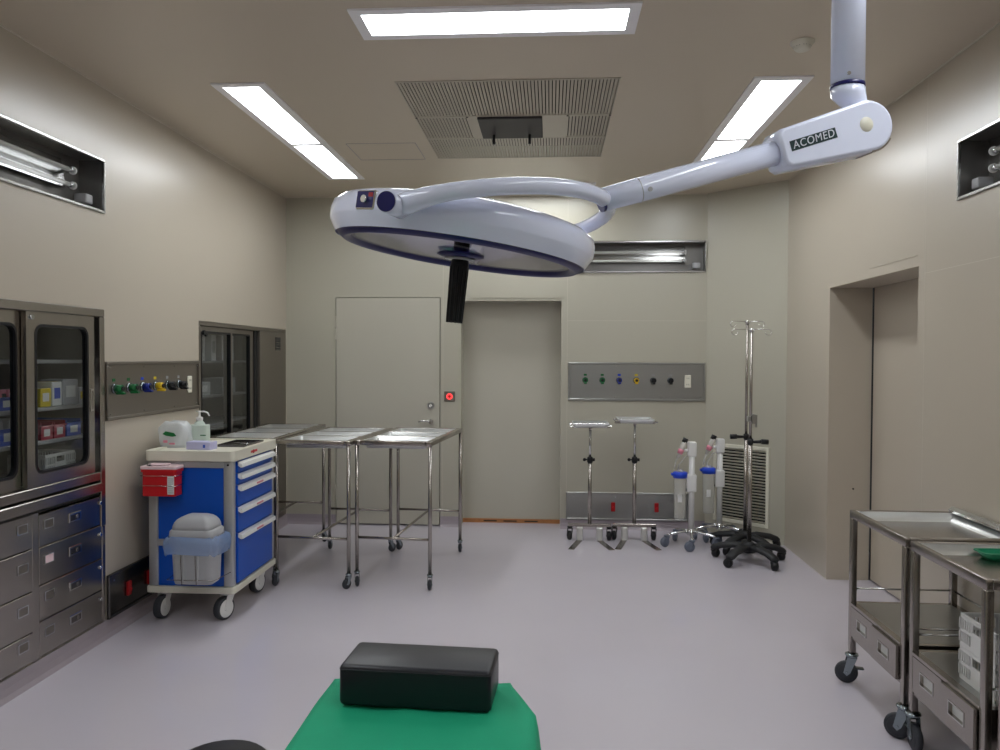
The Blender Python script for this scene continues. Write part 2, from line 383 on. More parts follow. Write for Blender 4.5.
b = B(); b.lathe([(.052, 0), (.052, -.008), (.044, -.014), (.036, -.03), (.028, -.038), (0, -.04)], M['ivory'], 28); b.build('housing', t)
b = B()
for k in range(8):
    a = k*PI/4; b.box((-.008, .0, -.003), (.008, .003, .003), M['dark'], mx=Matrix.Translation((.0385*math.cos(a), .0385*math.sin(a), -.022)) @ Matrix.Rotation(a+PI/2, 4, 'Z'))
b.build('vent_slots', t)

# ------------------------------------------------------------------ germicidal lamp boxes sunk into the walls
def lamp_box(label, W, Hh, mx, px):
    """local: x along the wall, y into the wall, z up; origin at the centre of the opening"""
    t = thing('wall_lamp_box', label, 'wall lamp', (0, 0, 0), group='recessed steel lamp boxes high on the walls')
    t.matrix_world = mx
    a, c, D = W/2-.0015, Hh/2-.0015, .13
    b = B(); m = M['boxin']
    b.quad([(-a, D, -c), (a, D, -c), (a, D, c), (-a, D, c)], m)
    b.quad([(-a, 0, -c), (a, 0, -c), (a, D, -c), (-a, D, -c)], m); b.quad([(-a, 0, c), (-a, D, c), (a, D, c), (a, 0, c)], m)
    b.quad([(-a, 0, -c), (-a, D, -c), (-a, D, c), (-a, 0, c)], M['boxin']); b.quad([(a, 0, -c), (a, 0, c), (a, D, c), (a, D, -c)], M['boxin'])
    b.build('recess', t)
    b = B(); f = .012
    for lo, hi in (((-a-.004, -.012, c-f), (a+.004, .004, c+.004)), ((-a-.004, -.012, -c-.004), (a+.004, .004, -c+f)), ((-a-.004, -.012, -c+f), (-a+f*.5, .004, c-f)), ((a-f*.5, -.012, -c+f), (a+.004, .004, c-f))):
        b.box(lo, hi, M['steelr'], .003, 1)
    b.build('rim', t)
    b = B(); b.quad([(-a+.16, .10, -c+.10), (a-.16, .10, -c+.10), (a-.16, .125, c-.03), (-a+.16, .125, c-.03)], M['steelr']); b.build('reflector', t)
    for z in (.045, -.03):
        b = B(); b.cyl((-a+.20, .06, z), (a-.20, .06, z), .012, M['tube'], 14); tb = b.build('lamp_tube', t)
        for s in (-1, 1):
            b = B(); b.cyl((s*(a-.20), .06, z), (s*(a-.17), .06, z), .013, M['chrome'], 12); b.cyl((s*(a-.17), .06, z), (s*(a-.16), .06, z), .02, M['whitep'], 12); b.cyl((s*(a-.165), .06, z), (s*(a-.165), .128, z), .009, M['steelp'], 10)
            b.build('tube_holder', t)
    for x in (-a+.04, a-.10):
        b = B(); b.box((x, .03, -c+.035), (x+.06, .1, -c+.085), M['greyp'], .008); b.build('connector', t)
    return t
Mt = Matrix.Translation; Rz = lambda a: Matrix.Rotation(a, 4, 'Z')
lamp_box('recessed steel lamp box high on the left wall', 1.17, .28, Mt((XL, 3.405, 2.39)) @ Rz(PI/2), True)
lamp_box('recessed steel lamp box high on the right wall', 1.17, .273, Mt((XR, 3.16, 2.3685)) @ Rz(-PI/2), True)
lamp_box('recessed steel lamp box high on the back wall above the valve panel', 1.17, .27, Mt((.745, YB, 2.375)), False)

# ------------------------------------------------------------------ medical gas panels
def gas_panel(label, W, z0, z1, mx, rot, m, sh=0, grp='medical gas wall panels'):
    t = thing('gas_outlet_panel', label, 'gas panel', group=grp); t.matrix_world = mx
    b = B(); hh = (z1-z0)/2; a = W/2
    b.box((-a, -.006, -hh), (a, .0, hh), m)
    for lo, hi in (((-a, -.016, hh-.02), (a, -.006, hh)), ((-a, -.016, -hh), (a, -.006, -hh+.02)), ((-a, -.016, -hh+.02), (-a+.02, -.006, hh-.02)), ((a-.02, -.016, -hh+.02), (a, -.006, hh-.02))): b.box(lo, hi, m, .004, 1)
    b.build('plate', t)
    b = B()
    for x in (-a+.035, -a*.3, a*.36, a-.035):
        for z in (-hh+.032, hh-.032): b.cyl((x, -.006, z), (x, -.009, z), .004, M['chrome'], 8)
    b.build('screws', t)
    cols = ['vgreen', 'vgreen', 'vblue', 'vyellow', 'vblack', 'vblack']; labs = ['vgreen', 'vgreen', 'bluep', 'yellow', 'greyp', 'greyp']
    names = ['green', 'green', 'blue', 'yellow', 'black', 'black']
    for i in range(6):
        x = -a+.149+i*.1467+sh
        b = B(); b.cyl((x, -.006, .012), (x, -.02, .012), .027, M['zinc'], 20); b.cyl((x, -.02, .012), (x, -.055, .012), .019, M[cols[i]], 18, .021); b.cyl((x, -.055, .012), (x, -.062, .012), .012, M['vblack'], 14)
        b.box((x-.013, -.07, -.02), (x+.013, -.022, -.008), M[cols[i]], .004, 1)
        v = b.build('gas_outlet', t, label=names[i]+' gas outlet valve')
        b = B(); b.box((x-.013, -.0085, .05), (x+.013, -.006, .066), M[labs[i]]); b.build('name_tag', v)
    x = a-.149
    b = B(); b.box((x-.028, -.016, -.05), (x+.028, -.006, .06), M['ivory'], .004, 1); s = b.build('socket', t, label='ivory double socket')
    b = B()
    for z in (-.022, .032):
        for dx in (-.008, .008): b.box((x+dx-.0015, -.0172, z-.006), (x+dx+.0015, -.0155, z+.006), M['dark'])
    b.build('socket_slots', s)
    return t
gas_panel('steel medical gas panel with coloured valves on the back wall', 1.18, 1.125, 1.46, Mt((.742, YB, 1.292)), 0, M['steelh'])
gas_panel('dull steel medical gas panel with coloured valves on the left wall', 1.10, 1.152, 1.468, Mt((XL, 4.54, 1.31)) @ Rz(PI/2), 0, M['steeld'], -.075)
def low_panel(label, W, z0, z1, mx, m, xs):
    t = thing('low_outlet_panel', label, 'outlet panel', group='low steel outlet panels'); t.matrix_world = mx
    hh = (z1-z0)/2; a = W/2
    b = B(); b.box((-a, -.006, -hh), (a, 0, hh), m)
    for lo, hi in (((-a, -.018, hh-.016), (a, -.006, hh)), ((-a, -.018, -hh), (a, -.006, -hh+.016)), ((-a, -.018, -hh), (-a+.016, -.006, hh)), ((a-.016, -.018, -hh), (a, -.006, hh))): b.box(lo, hi, m, .004, 1)
    b.build('plate', t)
    b = B()
    for x in (-a+.06, -.1, .1, a-.06): b.cyl((x, -.006, hh-.04), (x, -.010, hh-.04), .005, M['chrome'], 8)
    b.build('screws', t)
    for x in xs:
        b = B(); b.box((x-.018, -.022, -.045), (x+.018, -.006, .035), M['redd'], .004, 1); b.cyl((x, -.022, -.01), (x, -.028, -.01), .01, M['red'], 12); b.build('red_outlet', t)
    return t
low_panel('steel panel with two red outlets low on the back wall', 1.06, .08, .325, Mt((.67, YB, .203)), M['steelh'], (-.12, .255))
low_panel('dark steel panel with red outlets low on the left wall behind the cart', 1.10, .088, .325, Mt((XL, 4.54, .207)) @ Rz(PI/2), M['darksteel'], (-.35, -.13))
# red exit button
t = thing('wall_switch', 'small square door switch with red ring button on the back wall', 'switch', (-.89, YB, 1.152))
b = B(); b.box((-.048, -.008, -.045), (.048, 0, .045), M['steeld'], .003, 1); b.build('plate', t)
b = B(); b.ring([(.026*math.cos(k*PI/12), .026*math.sin(k*PI/12)) for k in range(24)], [(.015*math.cos(k*PI/12), .015*math.sin(k*PI/12)) for k in range(24)], .008, .012, M['redled'], onY(0)); b.cyl((0, -.008, 0), (0, -.01, 0), .014, M['redd']); b.build('button', t)
# louvred vent on the slanted corner
MC = Matrix(((ch.x, -cn.x, 0, CA.x), (ch.y, -cn.y, 0, CA.y), (0, 0, 1, 0), (0, 0, 0, 1)))
t = thing('wall_vent', 'white louvred air vent low on the slanted corner wall', 'air vent'); t.matrix_world = MC
b = B()
for lo, hi in (((.085, -.012, .115), (.115, .004, .775)), ((.565, -.012, .115), (.595, .004, .775)), ((.115, -.012, .745), (.565, .004, .775)), ((.115, -.012, .115), (.565, .004, .145))): b.box(lo, hi, M['ivory'], .003, 1)
b.build('frame', t)
b = B()
for i in range(24):
    z = .158+i*.0252
    b.box((.115, -.008, -.0012), (.565, .018, .0012), M['ivory'], mx=Mt((0, 0, z)) @ Matrix.Rotation(math.radians(-32), 4, 'X'))
b.build('louvres', t)
b = B(); b.box((.11, .06, .14), (.57, .07, .75), M['dark']); b.build('duct_back', t)

# ------------------------------------------------------------------ left steel cabinet, sliding glass doors above, drawers below
def caster(par, x, y, r, top, wheel='rubber', metal='zinc', rz=0., brake=False, wd=.024, hub=None):
    """swivel caster, wheel on the floor z=0, plate at height top"""
    R_ = Mt((x, y, 0)) @ Rz(rz); off = r*.45
    b = B(); b.lathe([(0, top), (r*.55, top), (r*.6, top-.006), (r*.45, top-.016), (r*.3, top-.02), (0, top-.02)], M[metal], 18, R_)
    for s in (-1, 1):
        poly = [(-r*.45, top-.014), (r*.4, top-.014), (off+r*.3, r), (off, r*.72), (off-r*.3, r)]
        b.prism(poly, s*(wd/2+.004)-.0015, s*(wd/2+.004)+.0015, M[metal], R_ @ Matrix(((1, 0, 0, 0), (0, 0, 1, 0), (0, 1, 0, 0), (0, 0, 0, 1))))
    b.box((-r*.45, -wd/2-.005, top-.02), (r*.4, wd/2+.005, top-.012), M[metal], .003, 1, R_)
    b.tube([R_ @ V((off, -wd/2-.008, r)), R_ @ V((off, wd/2+.008, r))], r*.13, M[metal], 10)
    if brake: b.box((off-r*1.5, -.016, r*1.35), (off-r*.3, .016, r*1.5), M[metal], .004, 1, R_ @ Matrix.Rotation(0, 4, 'Y'))
    c = b.build('caster', par)
    b = B(); X = R_ @ Mt((off, 0, r)) @ Matrix.Rotation(PI/2, 4, 'X')
    b.lathe([(r*.28, -wd/2), (r*.8, -wd/2), (r*.97, -wd/2+.004), (r, -wd*.2), (r, wd*.2), (r*.97, wd/2-.004), (r*.8, wd/2), (r*.28, wd/2)], M[wheel], 24, X)
    b.lathe([(0, -wd/2-.001), (r*.25, -wd/2-.001), (r*.3, -wd/2-.002), (r*.74, -wd/2-.002), (r*.78, -wd/2), (r*.78, wd/2), (r*.74, wd/2+.002), (r*.3, wd/2+.002), (r*.25, wd/2+.001), (0, wd/2+.001)], M[hub or wheel], 24, X)
    if hub == 'whitep': b.lathe([(0, -wd/2-.003), (r*.22, -wd/2-.003), (r*.22, wd/2+.003), (0, wd/2+.003)], M['greyp'], 16, X)
    b.build('wheel', c)
    return c
def glass_door(par, Y0, Y1, z0, z1, x, name='sliding_door', m='steel', gl='glass', mg=(.055, .035, .045, .05), rad=.05, pull=None):
    """mg: margins left(Y0), right(Y1), bottom, top"""
    g = (Y0+mg[0], z0+mg[2], Y1-mg[1], z1-mg[3]); n = 6
    inner = rrect(*g, rad, n); outer = []
    for (a, c_) in inner:    # project the rounded ring outwards onto the rectangle
        cx, cz = (g[0]+g[2])/2, (g[1]+g[3])/2
        outer.append((a, c_))
    q = len(inner)//4; outer = []
    cs = [(Y1, z0), (Y1, z1), (Y0, z1), (Y0, z0)]; mids = [(Y1, None), (None, z1), (Y0, None), (None, z0)]
    for k in range(4):
        for i in range(n+1):
            p = inner[k*(n+1)+i]; f = i/n; cx_, cz_ = cs[k]
            if k in (0, 2): a = (p[0] if f < .5 else cx_, cz_ if f <= .5 else p[1])
            else: a = (cx_ if f <= .5 else p[0], p[1] if f < .5 else cz_)
            if abs(f-.5) < 1e-6: a = (cx_, cz_)
            outer.append(a)
    b = B(); b.ring(outer, inner, -.012, .012, M[m], onX(x)); d = b.build(name, par)
    gi = rrect(g[0]+.012, g[1]+.012, g[2]-.012, g[3]-.012, rad-.01, n)
    b = B(); b.ring(inner, gi, -.014, .0145, M['black'], onX(x)); b.build('gasket', d)
    b = B(); b.prism(gi, -.002, .002, M[gl], onX(x)); b.build('glass_pane', d)
    if pull is not None:
        b = B(); b.box((x+.012, pull-.014, 1.21), (x+.016, pull+.014, 1.33), M['steelp'], .002, 1); b.box((x+.0155, pull-.008, 1.222), (x+.0168, pull+.008, 1.318), M['steeld']); b.build('handle', d)
    return d
C1 = thing('steel_cabinet', 'built-in stainless cabinet with sliding glass doors and drawers, nearest on the left wall', 'cabinet', (0, 0, 0), group='built-in steel cabinets')
Y0, Y1, Z0, Z1 = CAB1; ZM = .895; D = .40; e = .002
Y0 += e; Y1 -= e; Z1 -= e; Z0 += e
b = B()
b.box((XL-D, Y0, Z0), (XL-D+.01, Y1, Z1), M['cabin']); b.box((XL-D, Y0, ZM), (XL-.03, Y1, ZM+.012), M['cabin'])
b.box((XL-D, Y0, Z0), (XL-.03, Y0+.01, Z1), M['cabin']); b.box((XL-D, Y1-.01, Z0), (XL-.03, Y1, Z1), M['cabin']); b.box((XL-D, Y0, Z1-.01), (XL-.03, Y1, Z1), M['cabin'])
b.build('carcass', C1)
b = B()   # outer face frame
for lo, hi in (((XL-.06, Y0, Z1-.04), (XL+.006, Y1, Z1)), ((XL-.06, Y1-.042, .60), (XL+.006, Y1, Z1-.04)), ((XL-.06, Y0, .60), (XL+.006, Y0+.042, Z1-.04)),
               ((XL-.06, Y1-.03, Z0), (XL+.002, Y1, .60)), ((XL-.06, Y0, Z0), (XL+.002, Y0+.03, .60)), ((XL-.06, Y0+.042, .845), (XL+.004, Y1-.042, .89)), ((XL-.07, 3.40, Z0), (XL+.0, 3.447, .775))):
    b.box(lo, hi, M['steel'], .003, 1)
b.build('face_frame', C1)
b = B(); b.box((XL-.05, Y0+.042, .785), (XL+.012, Y1-.042, .835), M['steel'], .004, 1); b.box((XL-.04, Y0+.05, .77), (XL-.005, Y1-.042, .785), M['dark']); b.build('pull_out_shelf', C1)
glass_door(C1, 3.375, 3.90, .893, 1.70, XL-.014, pull=3.876, mg=(.058, .052, .055, .055))
glass_door(C1, Y0+.05, 3.40, .893, 1.70, XL-.042, mg=(.06, .048, .055, .055))
b = B(); b.cyl((XL-.002, 3.41, 1.675), (XL+.006, 3.41, 1.675), .012, M['chrome'], 14); b.build('door_lock', C1)
def drawer(par, y0, y1, z0, z1, lab=False, lock=True, side=0, x=XL-.004, handle_at=None):
    b = B(); b.box((x-.02, y0+.002, z0+.003), (x+.004, y1-.002, z1-.003), M['steel'], .002, 1); d = b.build('drawer', par)
    zc = (z0+z1)/2+.01; hy = (y0+y1)/2 if handle_at is None else handle_at
    b = B(); b.box((x+.004, hy-.05, zc-.02), (x+.008, hy+.05, zc+.026), M['steelp'], .002, 1); b.box((x+.0075, hy-.038, zc-.012), (x+.0088, hy+.038, zc+.016), M['darksteel']); b.cyl((x+.008, hy+.012, zc+.002), (x+.011, hy+.012, zc+.002), .011, M['steel'], 14); b.build('handle', d)
    b = B(); ly = y0+.07 if not side else y1-.07
    b.ring(rrect(ly-.035, zc-.008, ly+.035, zc+.036, .002, 1), rrect(ly-.030, zc-.004, ly+.030, zc+.032, .002, 1), 0, .004, M['chrome'], onX(x+.004)); b.prism(rrect(ly-.030, zc-.004, ly+.030, zc+.032, .002, 1), 0, .002, M['redlid' if lab else 'steeld'], onX(x+.004)); b.build('label_holder', d)
    if lock: 
        b = B(); b.cyl((x+.004, y1-.018, zc+.03), (x+.012, y1-.018, zc+.03), .009, M['chrome'], 12); b.build('lock', d)
    return d
zz = [.762, .608, .430, .262, .092]
for i in range(4):
    drawer(C1, 3.447, Y1-.03, zz[i+1], zz[i], lab=(i == 1), handle_at=3.72)
zz = [.775, .615, .418, .23, .092]
for i in range(4): drawer(C1, Y0+.03, 3.402, zz[i+1], zz[i], lock=False, side=1, handle_at=3.13)
for z in (1.46, 1.23, 1.07):
    b = B(); b.box((XL-D+.01, Y0+.012, z), (XL-.075, Y1-.012, z+.018), M['alu'], .003, 1); b.build('shelf', C1)
# things inside the cabinet
def carton(name, label, cat, lo, hi, m, top=None, grp=None, extra=None):
    c = ((lo[0]+hi[0])/2, (lo[1]+hi[1])/2, lo[2]); b = B()
    a, d, h = (hi[0]-lo[0])/2, (hi[1]-lo[1])/2, hi[2]-lo[2]
    b.box((-a, -d, 0), (a, d, h), M[m], .003, 1)
    if extra: b.box((a, -d*.6, h*.3), (a+.001, d*.6, h*.75), M[extra])
    b.box((-a*.95, -.004, h), (a*.95, .004, h+.0012), M['yellow' if m == 'paper' else 'paper'])
    o = b.build(name, None, c, label=label, category=cat)
    if grp: o['group'] = grp
    return o
def bin_(label, y0, y1, x0, x1, z, h, m, grp):
    t = thing('storage_bin', label, 'storage bin', ((x0+x1)/2, (y0+y1)/2, z), group=grp)
    a, d = (x1-x0)/2, (y1-y0)/2; w_ = .003; b = B()
    b.box((-a, -d, 0), (a, d, w_), M[m]); b.box((-a, -d, w_), (-a+w_, d, h), M[m]); b.box((a-w_, -d, w_), (a, d, h*.8), M[m]); b.box((-a, -d, w_), (a, -d+w_, h), M[m]); b.box((-a, d-w_, w_), (a, d, h), M[m])
    b.box((a-w_, -d-.003, h*.72), (a+.006, d+.003, h*.8), M[m]); b.build('body', t)
    b = B(); b.box((a, -d*.5, h*.2), (a+.0015, d*.5, h*.6), M['paper']); b.build('label_card', t)
    return t
def packs(y0, y1, x0, x1, z, n, names, grp, h=(.05, .09), m=('paper',)):
    """upright soft packets standing in a bin"""
    for i in range(n):
        yy = y0+(y1-y0)*(i+.5)/n; hh = random.uniform(*h); ww = (y1-y0)/n*.72
        b = B(); mm = M[m[i % len(m)]]
        pts = [(-.5, 0), (.5, 0), (.46, hh*.8), (.2, hh), (-.3, hh*.93), (-.5, hh*.7)]
        b.prism([(p[0]*ww, p[1]) for p in pts], -.03, .03, mm, Matrix(((0, 0, 1, 0), (1, 0, 0, 0), (0, 1, 0, 0), (0, 0, 0, 1))), .004)
        o = b.build('packet', None, ((x0+x1)/2+random.uniform(-.01, .01), yy, z), (0, random.uniform(-.05, .05), 0))
        o['label'] = names[i]; o['category'] = 'packet'; o['group'] = grp
xb0, xb1 = XL-.34, XL-.09
zA, zB_, zC, zF = 1.479, 1.249, 1.089, ZM+.013
g_ = 'storage bins in the near cabinet'
# right door
bn1 = bin_('magenta bin left of the other magenta bin on the third cabinet shelf', 3.60, 3.69, xb0, xb1, zC, .085, 'rbin', g_)
bin_('magenta bin right of its twin, beside the blue bin on the third cabinet shelf', 3.70, 3.79, xb0, xb1, zC, .085, 'rbin', g_)
bin_('blue bin beside the magenta bins on the third cabinet shelf', 3.80, 3.92, xb0, xb1, zC, .085, 'cbin', g_)
packs(3.81, 3.91, xb1-.08, xb1-.02, zC+.0035, 2, ['grey packet at left in the blue bin beside the magenta bins', 'grey packet at right in the blue bin beside the magenta bins'], 'packets in the near cabinet', (.06, .08), ('greyp',))
carton('carton', 'yellow carton with torn white top on the middle cabinet shelf', 'carton', (xb1-.10, 3.60, zB_), (xb1, 3.68, zB_+.09), 'yellow', extra='paper')
carton('carton', 'white carton between the yellow carton and the upright grey box in the cabinet', 'carton', (xb1-.10, 3.69, zB_), (xb1, 3.765, zB_+.12), 'paper', extra='cbin')
carton('carton', 'pale grey box behind the right glass door of the near cabinet', 'carton', (xb1-.12, 3.775, zB_), (xb1, 3.90, zB_+.13), 'greyp', extra='paper')
carton('tape_box', 'small box with yellow side at the right end of the middle shelf', 'carton', (xb1-.10, 3.91, zB_), (xb1, 3.96, zB_+.085), 'greyp', extra='yellow')
def basket(label, x0, x1, y0, y1, z, h, grp=None, face='x+'):
    t = thing('plastic_basket', label, 'basket', ((x0+x1)/2, (y0+y1)/2, z))
    if grp: t['group'] = grp
    a, d = (x1-x0)/2, (y1-y0)/2; w_ = .004; b = B()
    b.box((-a, -d, 0), (a, d, w_), M['whitep']); b.box((-a, -d, h-.012), (-a+.008, d, h), M['whitep'], .002, 1); b.box((a-.008, -d, h-.012), (a, d, h), M['whitep'], .002, 1); b.box((-a, -d, h-.012), (a, -d+.008, h), M['whitep'], .002, 1); b.box((-a, d-.008, h-.012), (a, d, h), M['whitep'], .002, 1)
    b.build('rim', t)
    # walls: bars leaving two rows of slots, with a solid handle block in the middle
    for ax, s in (('x', -1), ('x', 1), ('y', -1), ('y', 1)):
        b = B(); L_ = d if ax == 'x' else a
        def bx(u0_, u1_, za, zb):
            if ax == 'x': b.box((s*a-(w_ if s > 0 else 0), u0_, za), (s*a+(0 if s > 0 else w_), u1_, zb), M['whitep'])
            else: b.box((u0_, s*d-(w_ if s > 0 else 0), za), (u1_, s*d+(0 if s > 0 else w_), zb), M['whitep'])
        bx(-L_, L_, w_, h*.14); bx(-L_, L_, h*.46, h*.54); bx(-L_, L_, h*.86, h-.012)
        hw = min(.055, L_*.36)
        bx(-hw, hw, h*.14, h*.46); bx(-hw, hw, h*.54, h*.60); bx(-hw, -hw*.72, h*.6, h*.86); bx(hw*.72, hw, h*.6, h*.86)
        n = max(3, int((L_-hw)/.013))
        for i in range(n+1):
            for sg in (-1, 1):
                u = sg*(hw+(L_-hw)*i/n); bx(u-.0032, u+.0032, h*.14, h*.46); bx(u-.0032, u+.0032, h*.54, h*.86)
        b.build('slotted_wall', t)
    return t
basket('white slotted basket at the bottom of the near glass cabinet', XL-.28, XL-.09, 3.63, 3.87, zF, .105)
# left door
bin_('blue bin full of pink cartons behind the left glass door', 3.30, 3.52, xb0, xb1-.01, zB_-.01+.01, .075, 'cbin', g_)
for i in range(4):
    b = B(); b.box((-.035, -.018, 0), (.035, .018, .088), M['pinkb'], .002, 1); b.box((.035, -.014, .02), (.0358, .014, .07), M['vblack' if i % 2 else 'paper'])
    o = b.build('pink_carton', None, (xb1-.055, 3.333+i*.051, zB_+.0035), (0, -.1, 0)); o['category'] = 'carton'; o['group'] = 'pink cartons in the blue bin'
    o['label'] = ['pink carton at the left end of the blue bin', 'second pink carton from left in the blue bin', 'third pink carton from left in the blue bin', 'pink carton at the right end of the blue bin'][i]
bin_('blue bin of white packets on the lower shelf behind the left glass door', 3.30, 3.53, xb0, xb1-.01, zC, .095, 'cbin', g_)
packs(3.31, 3.52, xb1-.1, xb1-.03, zC+.0035, 4, ['white packet at the left end of the lower blue bin', 'second white packet from left in the lower blue bin', 'third white packet from left in the lower blue bin', 'white packet at the right end of the lower blue bin'], 'packets in the near cabinet', (.10, .14))
packs(3.32, 3.51, xb1-.24, xb1-.18, zB_+.0035, 3, ['white packet at left behind the pink cartons', 'middle white packet behind the pink cartons', 'white packet at right behind the pink cartons'], 'packets in the near cabinet', (.15, .19))

# ------------------------------------------------------------------ far glass cabinet
C2 = thing('steel_cabinet', 'built-in dark glass cabinet with steel side panel in the back left corner', 'cabinet', (0, 0, 0), group='built-in steel cabinets')
Y0, Y1, Z0, Z1 = CAB2[0]+e, CAB2[1]-.02-e, CAB2[2]+e, CAB2[3]-e
b = B(); b.box((XL-D, Y0, Z0), (XL-D+.01, Y1, Z1), M['cabin']); b.box((XL-D, Y0, Z0), (XL-.03, Y0+.01, Z1), M['cabin']); b.box((XL-D, Y1-.01, Z0), (XL-.03, Y1, Z1), M['cabin'])
b.box((XL-D, Y0, Z1-.01), (XL-.03, Y1, Z1), M['cabin']); b.box((XL-D, Y0, .80), (XL-.03, Y1, .812), M['cabin']); b.build('carcass', C2)
b = B()
for lo, hi in (((XL-.06, Y0, Z1-.03), (XL+.004, Y1, Z1)), ((XL-.06, Y0, Z0), (XL+.004, Y0+.012, Z1-.03)), ((XL-.06, Y0+.012, .77), (XL+.003, 6.17, .80))): b.box(lo, hi, M['steeld'], .003, 1)
b.build('face_frame', C2)
b = B(); b.box((XL-.03, 6.20, Z0), (XL+.003, Y1, Z1-.03), M['steeld'], .003, 1); b.box((XL-.06, 6.14, Z0), (XL-.02, 6.20, Z1-.03), M['dark']); pn = b.build('side_panel', C2)
b = B(); b.box((XL+.003, 6.55, 1.55), (XL+.008, 6.67, 1.665), M['darksteel'], .002, 1)
for i in range(5): b.box((XL+.008, 6.56, 1.562+i*.021), (XL+.010, 6.66, 1.572+i*.021), M['blackm'])
b.build('vent', pn)
glass_door(C2, Y0+.016, 5.66, .805, Z1-.035, XL-.014, name='glass_door', m='steeld', gl='glass2', mg=(.02, .03, .03, .03), rad=.02)
glass_door(C2, 5.62, 6.15, .805, Z1-.035, XL-.042, name='glass_door', m='steeld', gl='glass2', mg=(.06, .08, .03, .03), rad=.02)
b = B(); b.cyl((XL-.002, 5.17, 1.66), (XL+.012, 5.17, 1.66), .016, M['black'], 12); b.cyl((XL-.002, 5.20, 1.645), (XL+.012, 5.20, 1.645), .012, M['black'], 12); b.build('lock', C2)
for y0, y1 in ((Y0+.014, 5.63), (5.63, 6.15)):
    b = B(); b.box((XL-.024, y0+.002, .10), (XL+.002, y1-.002, .765), M['steeld'], .003, 1); dr = b.build('door', C2)
    b = B(); b.box((XL+.002, y1-.07, .60), (XL+.008, y1-.04, .70), M['steelp'], .002, 1); b.build('handle', dr)
for z in (1.45, 1.20, 1.0):
    b = B(); b.box((XL-D+.01, Y0+.012, z), (XL-.075, 6.14, z+.015), M['alu']); b.build('shelf', C2)
g_ = 'cartons in the far glass cabinet'
for (y0, y1, z, h, lb) in ((5.22, 5.42, 1.4655, .19, 'tall white carton on the top shelf of the far cabinet, leftmost'), (5.52, 5.60, 1.4655, .19, 'narrow white carton on the top shelf behind the far cabinet door edge'), (5.70, 5.92, 1.4655, .19, 'white carton on the top shelf behind the second far glass door'),
                       (5.26, 5.50, 1.2155, .10, 'low grey carton on the middle shelf of the far cabinet'), (5.7, 5.95, 1.2155, .12, 'grey carton on the middle shelf behind the second far glass door')):
    o = carton('carton', lb, 'carton', (XL-.26, y0, z), (XL-.10, y1, z+h), 'paper' if z > 1.4 else 'greyp', extra='greyp' if z > 1.4 else 'paper', grp=g_)

# ------------------------------------------------------------------ blue medical cart
cx0, cx1, cy0, cy1 = -2.28, -1.78, 4.27, 4.93
CT = thing('medical_cart', 'blue medical cart with five drawers standing by the left wall', 'cart', ((cx0+cx1)/2, (cy0+cy1)/2, 0))
a, c = (cx1-cx0)/2, (cy1-cy0)/2
b = B(); b.prism(rrect(-a-.012, -c-.012, a+.012, c+.012, .03, 4), .905, .957, M['ivory'], None, .006); b.ring(rrect(-a-.012, -c-.012, a+.012, c+.012, .03, 4), rrect(-a+.022, -c+.022, a-.022, c-.022, .02, 4), .952, .964, M['ivory'])
b.build('worktop', CT)
b = B(); b.prism(rrect(-a-.008, -c-.008, a+.008, c+.008, .02, 3), .155, .192, M['ivory'], None, .005); b.build('base_tray', CT)
b = B(); b.box((-a+.03, -c+.012, .194), (a-.01, c-.012, .903), M['blue']); b.build('body', CT)
for sx in (-1, 1):
    for sy in (-1, 1):
        b = B(); b.box((sx*(a-.032)-.027, sy*(c-.026)-.024, .193), (sx*(a-.032)+.027, sy*(c-.026)+.024, .904), M['alu'], .006); b.build('corner_post', CT)
b = B(); b.box((-a+.055, -c+.001, .868), (a-.055, -c+.016, .903), M['alu'], .002, 1); b.cyl((-a+.02, -c-.004, .886), (-a+.02, -c+.002, .886), .006, M['black'], 8); b.cyl((a-.03, -c-.004, .886), (a-.03, -c+.002, .886), .006, M['black'], 8); b.build('top_rail', CT)
b = B(); b.box((-a+.055, -c-.012, .425), (a-.055, -c+.004, .462), M['alu'], .004, 1); b.build('accessory_rail', CT)
zz = [.900, .832, .765, .640, .490, .20]
for i in range(5):
    b = B(); b.box((a-.012, -c+.058, zz[i+1]+.003), (a+.004, c-.058, zz[i]-.003), M['blue'], .003, 1); dr = b.build('drawer', CT)
    zt = zz[i]-.004
    b = B(); b.prism([(a+.002, zt), (a+.026, zt-.008), (a+.03, zt-.03), (a+.018, zt-.032), (a+.002, zt-.02)], -(c-.06), c-.06, M['whitep'], Matrix(((1, 0, 0, 0), (0, 0, 1, 0), (0, 1, 0, 0), (0, 0, 0, 1)))); hd = b.build('handle', dr)
    if i in (2, 3, 4):
        b = B(); b.box((a+.0285, -.05, zt-.024), (a+.031, .05, zt-.014), M['pinkb']); b.build('label_strip', hd)
b = B(); b.cyl((a+.008, -.06, .933), (a+.014, -.06, .933), .012, M['redd'], 12); b.box((a+.0115, -.1, .927), (a+.0125, .0, .941), M['red']); b.build('lock', CT)
for x, y, rz, br in ((-a+.07, -c+.06, -1.65, False), (a-.06, -c+.06, -1.95, True), (a-.07, c-.08, -1.8, False), (-a+.07, c-.08, -1.3, False)):
    caster(CT, x, y, .066, .156, 'rubber', 'whitep', rz, False, .044, 'whitep')
